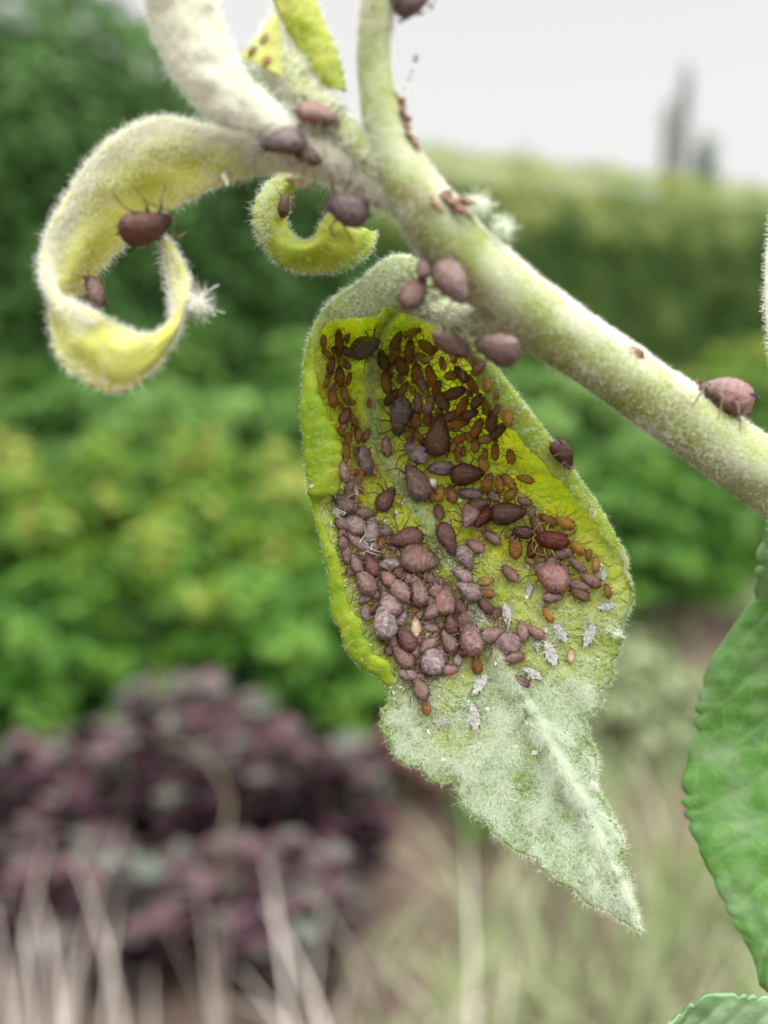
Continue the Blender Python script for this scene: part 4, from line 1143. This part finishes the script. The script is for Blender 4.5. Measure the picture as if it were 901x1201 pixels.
# --- landmark individuals with their own words
big = [
 (431, 410, 37, 'slate', 20, 'fat', 'dusty dark aphid alone on the midrib near the folded leaf top'),
 (470, 488, 46, 'slate', -100, 'pear', 'dark aphid with a white waxy rump beside the upper midrib'),
 (515, 510, 50, 'brown', 82, 'pear', 'big brown pear-shaped aphid with its head up in the leaf hollow'),
 (489, 536, 38, 'lilac', 128, 'pear', 'mauve aphid streaked with white wax below the big brown one'),
 (518, 550, 33, 'slate', 180, 'oval', 'dark mauve aphid touching the darker oval aphid end to end'),
 (548, 554, 40, 'dark brown', 5, 'fat', 'dark oval aphid in line with a mauve one in the hollow'),
 (481, 569, 46, 'dusty brown', 115, 'fat', 'plump greyish brown aphid just beside the larger honeydew drop'),
 (449, 587, 36, 'red-brown', 48, 'pear', 'reddish mauve aphid across the midrib under the greyish brown one'),
 (424, 543, 38, 'slate', -82, 'long', 'slate grey narrow aphid head down near the folded flap'),
 (431, 622, 32, 'lilac', 80, 'fat', 'pale lilac waxy aphid below the notch in the margin'),
 (473, 634, 44, 'red-brown', 193, 'pear', 'reddish aphid lying sideways on the pale midrib'),
 (492, 662, 46, 'dusty brown', -8, 'fat', 'plump dusty brown aphid on the midrib below the sideways reddish one'),
 (522, 636, 42, 'red-brown', -74, 'pear', 'red-brown aphid pointing straight down the midrib'),
 (549, 610, 38, 'pinkish', -115, 'pear', 'pink aphid with folded dark legs in the middle of the leaf'),
 (568, 612, 34, 'rust red', -125, 'pear', 'glossy dark red aphid pressed against the pink one'),
 (598, 603, 42, 'dark brown', 5, 'fat', 'round shiny dark brown aphid with a reddish back'),
 (647, 633, 40, 'rust red', 172, 'long', 'bright rust red elongated aphid in the cluster by the margin'),
 (645, 679, 44, 'pinkish', 140, 'fat', 'plump dusty pink aphid in the cluster by the margin'),
 (544, 657, 32, 'lilac', -60, 'fat', 'grey lilac aphid beside the downward pointing red-brown one'),
 (447, 730, 40, 'ash-grey', 95, 'fat', 'grey mauve waxy aphid against the folded lower margin'),
 (508, 777, 36, 'ash-grey', 95, 'fat', 'ash grey waxy aphid at the lower end of the crowd'),
 (553, 753, 42, 'mauve', 100, 'fat', 'plump mauve aphid at the head of the lower pale midrib'),
 (588, 750, 40, 'lilac', 150, 'fat', 'dusty mauve aphid right beside the plump one at the lower midrib'),
 (525, 705, 36, 'pinkish', 80, 'fat', 'pinkish mauve aphid in the thick of the lower crowd'),
 (495, 808, 32, 'dusty brown', 120, 'pear', 'brown aphid lowest but one of the crowd, below the ash grey one'),
 (499, 829, 20, 'dark amber', 100, 'oval', 'small amber brown nymph at the very bottom of the crowd'),
 (710, 694, 17, 'dark amber', 92, 'oval', 'single bright amber nymph nearest the outer margin'),
 (583, 530, 20, 'dark amber', 90, 'long', 'lone upright amber nymph on bare yellow leaf under the rim'),
 (601, 537, 19, 'amber', 110, 'oval', 'paler amber nymph beside the lone upright one'),
 (616, 561, 20, 'amber', 165, 'oval', 'amber nymph lying sideways on bare yellow leaf'),
 (644, 720, 19, 'amber', 125, 'oval', 'amber nymph alone on the woolly part below the margin cluster'),
]
for (x, y, L_, c, h, k, lab) in big:
    aphid(x, y, L_, c, h, k, lab, group=GL)
# --- further individuals, read off the photograph
more = [
 (452, 524, 23, 'pinkish', 95, 'oval'), (513, 604, 23, 'red-brown', 80, 'oval'), (552, 579, 28, 'slate', 175, 'long'), (563, 594, 28, 'red-brown', 20, 'pear'),
 (413, 595, 18, 'lilac', 60, 'oval'), (420, 511, 19, 'orange', 90, 'oval'), (432, 511, 17, 'orange', 60, 'oval'), (435, 552, 18, 'amber', 100, 'oval'),
 (436, 664, 32, 'red-brown', 120, 'pear'), (456, 664, 26, 'ash-grey', 10, 'oval'), (444, 638, 20, 'orange', 70, 'oval'), (415, 662, 26, 'mauve', 110, 'pear'),
 (515, 579, 20, 'amber', 70, 'oval'), (530, 581, 22, 'orange', 100, 'oval'), (504, 580, 20, 'dark amber', 95, 'oval'),
 (540, 499, 24, 'dark amber', 10, 'oval'), (562, 502, 24, 'dark amber', 60, 'oval'), (579, 493, 26, 'brown', 75, 'oval'), (588, 505, 26, 'brown', 40, 'long'),
 (559, 522, 19, 'amber', 80, 'oval'), (543, 514, 20, 'dark amber', 30, 'oval'), (572, 514, 20, 'pale amber', 15, 'oval'), (574, 566, 24, 'dark amber', 65, 'oval'),
 (588, 567, 22, 'amber', 95, 'oval'), (598, 564, 22, 'amber', 130, 'oval'), (601, 579, 20, 'amber', 40, 'oval'), (580, 582, 22, 'dusty brown', 140, 'oval'), (567, 545, 20, 'amber', 110, 'oval'),
 (630, 616, 30, 'brown', 115, 'long'), (613, 624, 24, 'dark brown', 170, 'oval'), (642, 609, 22, 'dark amber', 150, 'oval'), (605, 642, 28, 'dark amber', 95, 'oval'), (622, 644, 20, 'rust red', 90, 'oval'), (634, 642, 20, 'amber', 95, 'oval'),
 (578, 631, 26, 'dusty brown', 145, 'oval'), (558, 643, 24, 'pinkish', 140, 'oval'), (599, 676, 28, 'dusty brown', 125, 'oval'),
 (663, 611, 24, 'amber', 165, 'oval'), (678, 640, 22, 'amber', 140, 'oval'), (660, 647, 26, 'dusty brown', 10, 'oval'), (650, 657, 24, 'mauve', 40, 'oval'),
 (677, 662, 24, 'dusty brown', 140, 'oval'), (663, 672, 22, 'mauve', 100, 'oval'), (691, 680, 26, 'dusty brown', 150, 'oval'), (679, 687, 26, 'mauve', 170, 'oval'), (679, 698, 26, 'brown', 145, 'oval'),
 (699, 661, 19, 'pale amber', 85, 'oval'), (646, 702, 24, 'mauve', 5, 'oval'), (569, 683, 20, 'pale amber', 10, 'oval'), (572, 696, 20, 'orange', 175, 'oval'),
 (548, 694, 32, 'lilac', 150, 'pear'), (564, 711, 26, 'red-brown', 140, 'pear'), (578, 721, 22, 'brown', 30, 'oval'), (602, 771, 24, 'dusty brown', 10, 'oval'),
 (613, 741, 24, 'pinkish', 100, 'oval'), (628, 741, 24, 'pinkish', 150, 'oval'), (425, 684, 38, 'mauve', 120, 'pear'), (467, 694, 40, 'pinkish', 125, 'pear'),
 (492, 695, 34, 'mauve', 100, 'fat'), (481, 680, 28, 'mauve', 140, 'pear'), (455, 711, 32, 'lilac', 115, 'fat'), (511, 689, 26, 'mauve', 60, 'pear'), (540, 677, 26, 'lilac', 150, 'pear'),
 (507, 717, 30, 'mauve', 40, 'pear'), (528, 731, 28, 'red-brown', 100, 'pear'), (576, 745, 28, 'mauve', 20, 'pear'), (525, 753, 32, 'dusty brown', 120, 'pear'), (559, 778, 22, 'dark amber', 100, 'oval'),
 (474, 750, 36, 'red-brown', 125, 'pear'), (471, 771, 34, 'dusty brown', 130, 'pear'), (527, 787, 22, 'pinkish', 10, 'oval'), (470, 727, 22, 'lilac', 60, 'oval'), (487, 737, 24, 'cream', 90, 'oval'),
 (486, 715, 18, 'orange', 20, 'oval'), (428, 718, 20, 'lilac', 100, 'oval'), (610, 800, 20, 'red-brown', 150, 'oval'), (669, 770, 15, 'cream', 90, 'oval'),
 (480, 412, 28, 'dark amber', 85, 'long'), (472, 429, 24, 'dark amber', 120, 'oval'), (491, 437, 24, 'dark amber', 85, 'oval'), (509, 440, 26, 'dark amber', 100, 'oval'), (501, 408, 22, 'amber', 140, 'oval'),
 (486, 393, 22, 'amber', 10, 'oval'), (498, 420, 20, 'pale amber', 150, 'oval'), (466, 401, 24, 'dark amber', 60, 'oval'), (447, 425, 26, 'brown', 100, 'oval'), (451, 450, 26, 'dark amber', 95, 'oval'),
 (462, 466, 24, 'brown', 40, 'oval'), (475, 458, 20, 'dark amber', 60, 'oval'), (496, 449, 22, 'pinkish', 110, 'oval'), (434, 473, 11, 'orange', 90, 'oval'),
 (521, 471, 26, 'brown', 130, 'oval'), (536, 461, 28, 'brown', 20, 'oval'), (533, 439, 22, 'amber', 10, 'oval'), (545, 437, 24, 'brown', 140, 'oval'), (543, 476, 24, 'dark amber', 60, 'oval'),
 (491, 471, 24, 'pinkish', 90, 'oval'), (506, 475, 24, 'pinkish', 70, 'oval'), (489, 492, 22, 'dark amber', 100, 'oval'), (503, 491, 20, 'dark amber', 90, 'oval'), (531, 487, 24, 'brown', 30, 'oval'),
 (562, 470, 24, 'brown', 50, 'oval'), (555, 450, 24, 'dark amber', 120, 'oval'), (572, 478, 22, 'dark amber', 100, 'oval'), (553, 485, 22, 'brown', 20, 'oval'),
 (394, 399, 24, 'dark amber', 100, 'oval'), (384, 427, 22, 'brown', 70, 'oval'), (396, 440, 22, 'dark amber', 100, 'oval'), (387, 467, 22, 'dark amber', 110, 'oval'), (401, 463, 22, 'dark amber', 95, 'oval'), (403, 490, 24, 'brown', 60, 'oval'), (412, 494, 20, 'dark amber', 120, 'oval'),
 (402, 531, 24, 'dark amber', 80, 'oval'), (401, 555, 24, 'dusty brown', 100, 'oval'), (409, 572, 22, 'dusty brown', 60, 'oval'),
]
for (x, y, L_, c, h, k) in more:
    aphid(x, y, L_, c, h, k, group=GL)
# --- the crowd between them
def inside(poly, x, y):
    r = False; j = len(poly) - 1
    for i in range(len(poly)):
        if (poly[i][1] > y) != (poly[j][1] > y) and x < (poly[j][0] - poly[i][0]) * (y - poly[i][1]) / (poly[j][1] - poly[i][1]) + poly[i][0]: r = not r
        j = i
    return r
def crowd(poly, n, cols, lo, hi, kinds, gap, lab, grp, hd=(0, 360)):
    xs = [p[0] for p in poly]; ys = [p[1] for p in poly]; c = 0
    for _ in range(9000):
        if c >= n: break
        x, y = random.uniform(min(xs), max(xs)), random.uniform(min(ys), max(ys))
        L_ = random.uniform(lo, hi)
        if not inside(poly, x, y): continue
        if any(math.hypot(x - q[0], y - q[1]) < gap * (L_ + q[2]) for q in placed): continue
        if aphid(x, y, L_, random.choice(cols), random.uniform(*hd), random.choice(kinds), group=grp) is not None:
            placed[-1][4]['crowd'] = lab; c += 1
crowd([(455, 392), (545, 405), (600, 490), (585, 520), (560, 560), (520, 535), (478, 520), (455, 470)], 40, ['dark amber', 'dark amber', 'amber', 'amber', 'brown'], 11, 22, ['oval', 'oval', 'long'], 0.29,
      'small amber brown nymph packed among others in the upper yellow hollow', 'nymphs packed in the upper hollow', (40, 140))
crowd([(376, 395), (408, 390), (412, 480), (430, 560), (420, 600), (398, 575), (398, 480), (380, 450)], 24, ['dark amber', 'amber', 'dusty brown', 'dark amber'], 12, 23, ['oval', 'long'], 0.28,
      'small brown nymph in the strip between folded flap and midrib', 'nymphs in the strip beside the flap')
crowd([(398, 585), (430, 600), (470, 650), (520, 690), (560, 730), (560, 765), (500, 800), (470, 790), (430, 720), (400, 650)], 60, ['mauve', 'pinkish', 'lilac', 'dusty brown', 'red-brown', 'mauve'], 13, 28, ['pear', 'oval', 'fat'], 0.26,
      'small mauve aphid wedged among larger ones in the lower crowd', 'small aphids wedged in the lower crowd')
crowd([(560, 585), (600, 575), (690, 640), (700, 690), (660, 690), (600, 640)], 10, ['amber', 'dark amber', 'pale amber', 'dusty brown'], 14, 20, ['oval', 'long'], 0.36,
      'small amber nymph filling a gap in the cluster by the margin', 'small nymphs of the margin cluster')

# --- aphids off the leaf face
def near_surface(x, y, d):
    loc, nor, i, ds = bvh.find_nearest(Vector(P(x, y, d)))
    return np.array(loc)
def off_leaf(x, y, d, L_, col, head, kind, label, nrm, wide=1.0):
    """sits where the nearest bark or leaf is; nrm = outward direction (picture right, up, towards the camera)"""
    n_ = RGT * nrm[0] + UPV * nrm[1] - FWD * nrm[2]; n_ /= np.linalg.norm(n_)
    L_m = L_ * d * 0.001 / F_PX
    at = P(x, y, d) - n_ * L_m * (0.30 if nrm[2] > 0.5 else 0.42)
    return aphid(x, y, L_, col, head, kind, label, wide, at, n_, tall=1.0 if nrm[2] > 0.5 else 1.45)
GS = 'aphids on the stem and curled leaves'
for args in [
 (530, 331, 49.0, 58, 'mauve', -60, 'fat', 'large mauve aphid on the stem just above the leaf stalk', (0.0, 0.2, 1)),
 (486, 343, 50.5, 46, 'dusty brown', 60, 'fat', 'brownish pink aphid over the folded leaf top', (-0.1, 0.2, 1)),
 (496, 314, 50.0, 30, 'mauve', 100, 'pear', 'small aphid squeezed between two larger ones under the stem', (-0.2, 0.1, 1)),
 (530, 403, 54.0, 52, 'dusty brown', -30, 'oval', 'blurred brown aphid on the leaf rim under the stalk', (0.1, 0.1, 1)),
 (583, 408, 50.8, 56, 'mauve', 165, 'fat', 'plump mauve aphid hanging under the stem beside the rim', (-0.2, -0.6, 1)),
 (331, 166, 49.5, 56, 'slate', 175, 'fat', 'dark plum aphid on the leaf stalks, the nearer of two', (-0.1, 0.6, 1)),
 (372, 133, 49.2, 56, 'pinkish', -20, 'pear', 'orange brown aphid on the leaf stalks with its pointed head outward', (0.0, 0.6, 1)),
 (360, 180, 49.6, 40, 'red-brown', -30, 'oval', 'rusty brown small aphid below the dark plum one', (0.0, 0.0, 1)),
 (406, 244, 50.6, 56, 'slate', 160, 'fat', 'dark mauve aphid between the small rolled leaf and the stem', (-0.1, -0.3, 1)),
 (334, 241, 56.2, 30, 'brown', 80, 'oval', 'brown aphid tucked inside the small rolled leaf', (0.6, -0.1, 1)),
 (171, 266, 53.0, 64, 'red-brown', 15, 'fat', 'large reddish purple aphid inside the ring of the curled leaf', (0.25, -0.9, 0.6)),
 (112, 342, 54.5, 44, 'dusty brown', 100, 'oval', 'brown aphid half hidden behind the rim of the curled leaf', (0.9, 0.2, 0.5)),
 (850, 466, 55.6, 66, 'pinkish', 160, 'fat', 'pinkish aphid with raised antenna on top of the thick stem', (0.45, 0.85, 0.25)),
 (745, 412, 54.0, 26, 'orange', 140, 'oval', 'tiny orange nymph on the upper side of the stem', (0.4, 0.8, 0.4)),
 (659, 534, 57.6, 38, 'dark brown', -38, 'fat', 'dark aphid walking along the outer edge of the leaf rim', (0.75, 0.6, 0.3)),
 (483, -2, 48.0, 50, 'slate', 20, 'fat', 'dark aphid cut off by the top edge beside the upright shoot', (0.3, -0.8, 0.5)),
]:
    o = off_leaf(*args); o['group'] = GS
for (x, y) in ((310, 48), (297, 62), (312, 74)):
    h = hit(x, y)
    if h: aphid(x, y, 13, 'dark amber', 60, 'oval', 'tiny brown nymph on the yellow triangle of the young leaf, ' + {48: 'uppermost', 62: 'at the outer corner', 74: 'lowermost'}[y], group='nymphs on the young leaf')

# ---- shed skins, honeydew, wax
def skin_mesh(name, seed):
    me = aphid_mesh(name, LONG, 0.40, 0.16, 1.1, 0.10, M_SKIN, 18, 12, seed=seed)
    r_ = random.Random(seed)
    for v in me.vertices:
        k = noise.noise(Vector((v.co.x * 5 + seed, v.co.y * 7, v.co.z * 7)))
        v.co.z = max(0.004, v.co.z * 0.7 + 0.05 * k); v.co.y += 0.05 * k
    me.materials[0] = M_SKIN; me.materials[2] = M_LIMB
    return me
for k in range(3): MESH['skin', k] = skin_mesh('shed_skin', 40 + k)
COLS['skin'] = ((0.5, 0.5, 0.5), 0)
skins = [(594, 722, 26, 95, 'thin white shed skin standing beside the lower crowd'), (621, 693, 16, 70, 'small white shed skin under the plump dusty pink aphid'),
 (657, 742, 24, 125, 'grey shed skin with spread legs below the lone amber nymph'), (691, 745, 28, 70, 'grey shed skin with long legs near the scalloped margin'),
 (645, 767, 30, 110, 'long pale grey shed skin on the woolly part of the leaf'), (711, 711, 20, 10, 'white shed skin just inside the outer margin'),
 (620, 661, 14, 90, 'pale shed skin above the gap in the margin cluster'), (630, 755, 18, 100, 'short white shed skin between two pinkish nymphs and the long skin'),
 (563, 803, 28, 60, 'bent whitish shed skin on the pale lower midrib'), (556, 841, 32, 100, 'dark legged grey shed skin alone on the woolly lower blade'),
 (517, 845, 20, 5, 'white flat shed skin below the bottom of the crowd'), (625, 790, 24, 150, 'grey shed skin beside the pale lower midrib'),
 (502, 738, 18, 80, 'white shed skin caught in the lower crowd'), (415, 575, 20, 95, 'pale shed skin beside the notch in the margin'), (640, 706, 14, 40, 'tiny pale shed skin below the dusty pink aphid'), (707, 673, 16, 110, 'faint pale shed skin above the bright amber nymph')]
for (x, y, L_, h, lab) in skins:
    o = aphid(x, y, L_, 'skin', h, 'skin', lab, group='shed skins on the leaf')
    if o: o.name = 'shed_skin'; o['category'] = 'shed skin'

def mat_drop():
    m, nt, N, L = new_mat('honeydew')
    p = N.new('ShaderNodeBsdfPrincipled'); p.inputs['Base Color'].default_value = (0.85, 0.85, 0.80, 1)
    p.inputs['Roughness'].default_value = 0.08; p.inputs['Transmission Weight'].default_value = 0.55; p.inputs['IOR'].default_value = 1.36
    n = noise_tex(N, L, mm_coords(N, L), 3.0, 2)
    b = N.new('ShaderNodeBump'); b.inputs['Strength'].default_value = 0.1; b.inputs['Distance'].default_value = 0.00002
    L.new(n, b.inputs['Height']); L.new(b.outputs[0], p.inputs['Normal'])
    o = N.new('ShaderNodeOutputMaterial'); L.new(p.outputs[0], o.inputs[0])
    return m
M_DROP = mat_drop()
def droplet(x, y, r_px, label):
    h = hit(x, y)
    if not h: return
    loc, nor = h
    nor = nor * 0.4 - FWD * 0.6; nor /= np.linalg.norm(nor)
    X = np.cross(nor, UPV); X /= np.linalg.norm(X); Y = np.cross(nor, X)
    r = px2m(r_px, np.dot(loc - CAM, FWD) * 1000)
    V, n, m = [], 14, 18
    for i in range(n):
        t = i / (n - 1)
        a = t * math.pi
        rad_ = math.sin(a) * (1.0 if t < 0.5 else (0.55 + 0.45 * math.sin(a))) + 0.001
        zz = 1.0 + math.cos(a) * (1.0 if t < 0.5 else 0.85)
        for j in range(m):
            b = 2 * math.pi * j / m
            V.append(loc + r * (X * rad_ * math.cos(b) + Y * rad_ * 1.06 * math.sin(b) + nor * (zz + 1.0)))
    o = mesh_obj('honeydew_drop', V, [tuple(f) for f in grid_faces(n, m, True).tolist()], M_DROP, origin=loc)
    tag(o, label, 'droplet', 'honeydew drops')
droplet(508, 566, 5.4, 'larger clear honeydew drop beside the plump greyish brown aphid')
droplet(539, 587, 3.0, 'smaller clear honeydew drop under the slate grey narrow aphid')

def floss(x, y, d, n, size, label, mat=M_HAIR, L_=(0.4, 1.2)):
    """a loose tuft of wax threads"""
    c = P(x, y, d)
    rt = empty('wax_floss', c); tag(rt, label, 'wax', 'tufts of white wax')
    k = 14
    V, Fl, off = [], [], 0
    for q in range(k):
        a = rng.normal(size=3) * px2m(size, d) * 0.5
        b = a + rng.normal(size=3) * px2m(size, d) * 0.8
        v, f = tube_arrays(catmull([c + a, c + (a + b) / 2 + rng.normal(size=3) * px2m(size, d) * 0.3, c + b], 6), np.linspace(2.6e-5, 1.2e-5, 6), 5)
        V.append(v); Fl += [tuple(i + off for i in t) for t in f]; off += len(v)
    mesh_obj('wax_threads', np.vstack(V), Fl, M_WAX, rt, origin=c)
    dr = rng.normal(size=(n, 3)); dr /= np.linalg.norm(dr, axis=1)[:, None]
    strands('wax_hair', c + dr * px2m(size, d) * 0.35 * rng.random(n)[:, None], dr, rng.uniform(*L_, n) * 0.001, rt, mat, 0.4, 8e-6, 5, 0.7)
floss(694, 597, 59.2, 160, 8, 'white wax tuft on the outer leaf rim', L_=(0.2, 0.6))
floss(697, 922, 59.6, 140, 7, 'white wax tuft on the margin of the woolly lower blade', L_=(0.2, 0.5))
floss(724, 743, 60.2, 120, 7, 'white wax tuft on the scalloped margin', L_=(0.2, 0.5))
floss(612, 478, 58.0, 60, 5, 'small white wax tuft higher up the leaf rim', L_=(0.2, 0.5))
floss(232, 355, 52.4, 260, 14, 'dried hairy scrap on the end of the curled leaf', M_HAIR_CURL, (0.5, 1.6))
floss(562, 240, 49.6, 260, 14, 'white woolly tuft on the upper side of the node')
floss(590, 268, 50.6, 220, 12, 'white woolly tuft on the stem below the node tuft')
floss(425, 640, 60.2, 200, 12, 'white wax clot on the margin below the notch', L_=(0.2, 0.6))
floss(420, 690, 60.2, 160, 9, 'white wax clot on the margin beside the lower crowd', L_=(0.2, 0.5))
floss(396, 600, 59.8, 220, 12, 'white wax clot at the notch in the margin', L_=(0.2, 0.6))

def wax_dust(n):
    V, Fl = [], []
    while len(Fl) < n * 4:
        if random.random() < 0.7: x, y = random.gauss(440, 45), random.uniform(570, 840)
        else: x, y = random.uniform(500, 720), random.uniform(560, 900)
        h = hit(x, y)
        if h is None or np.dot(h[0] - CAM, FWD) < 0.0575: continue
        c = h[0] + h[1] * 5e-5
        r = random.choice((4e-5, 6e-5, 9e-5, 1.3e-4))
        o = len(V)
        V += [c + rng.normal(size=3) * r for _ in range(4)]
        Fl += [(o, o + 1, o + 2), (o, o + 2, o + 3), (o, o + 3, o + 1), (o + 1, o + 3, o + 2)]
    d = mesh_obj('wax_dust', V, Fl, M_WAX, leaf, origin=abs_loc(leaf), smooth=False)
    d['kind'] = 'stuff'
wax_dust(420)

# ---- labels for the individuals without words of their own
marks = [(508, 566, 'the larger honeydew drop'), (598, 603, 'the round shiny dark aphid'), (647, 633, 'the bright rust red aphid'), (515, 510, 'the big brown pear-shaped aphid'),
         (645, 679, 'the plump dusty pink aphid'), (508, 777, 'the ash grey waxy aphid'), (553, 753, 'the plump mauve aphid'), (431, 410, 'the aphid alone on the midrib'),
         (424, 543, 'the slate grey narrow aphid'), (473, 634, 'the sideways reddish aphid'), (481, 390, 'the folded leaf top'), (583, 530, 'the lone upright amber nymph'),
         (447, 730, 'the grey mauve waxy aphid'), (549, 610, 'the pink aphid'), (470, 488, 'the aphid with waxy rump'), (525, 705, 'the pinkish mauve aphid'), (431, 622, 'the pale lilac aphid')]
def where(x, y, m):
    dx, dy = x - m[0], y - m[1]
    a = math.degrees(math.atan2(-dy, dx)) % 360
    w = ['right of', 'above and right of', 'above', 'above and left of', 'left of', 'below and left of', 'below', 'below and right of'][int((a + 22.5) // 45) % 8]
    r = math.hypot(dx, dy)
    return ('just ' if r < 34 else 'well ' if r > 62 else '') + w
used = {o['label'] for o in bpy.data.objects if 'label' in o.keys()}
for (x, y, L_, col, o, head, kind) in placed:
    if 'label' in o.keys(): continue
    sz = 'tiny' if L_ < 18 else 'small' if L_ < 24 else 'medium-sized' if L_ < 31 else 'large'
    wd = 'nymph' if L_ < 27 else 'aphid'
    hd = ['head right', 'head up', 'head left', 'head down'][int(((head + 45) % 360) // 90)]
    ok = False
    for m in sorted(marks, key=lambda q: math.hypot(q[0] - x, q[1] - y))[:3]:
        for lab in (f'{sz} {col} {wd} {where(x, y, m)} {m[2]}', f'{sz} {col} {wd}, {hd}, {where(x, y, m)} {m[2]}'):
            if lab not in used:
                ok = True; break
        if ok: break
    if not ok:
        lab = o.get('crowd') or 'small nymph in the crowd on the leaf'
    o['label'] = lab; used.add(lab)
for (x, y, L_, col, o, head, kind) in placed:
    if 'crowd' in o.keys(): del o['crowd']
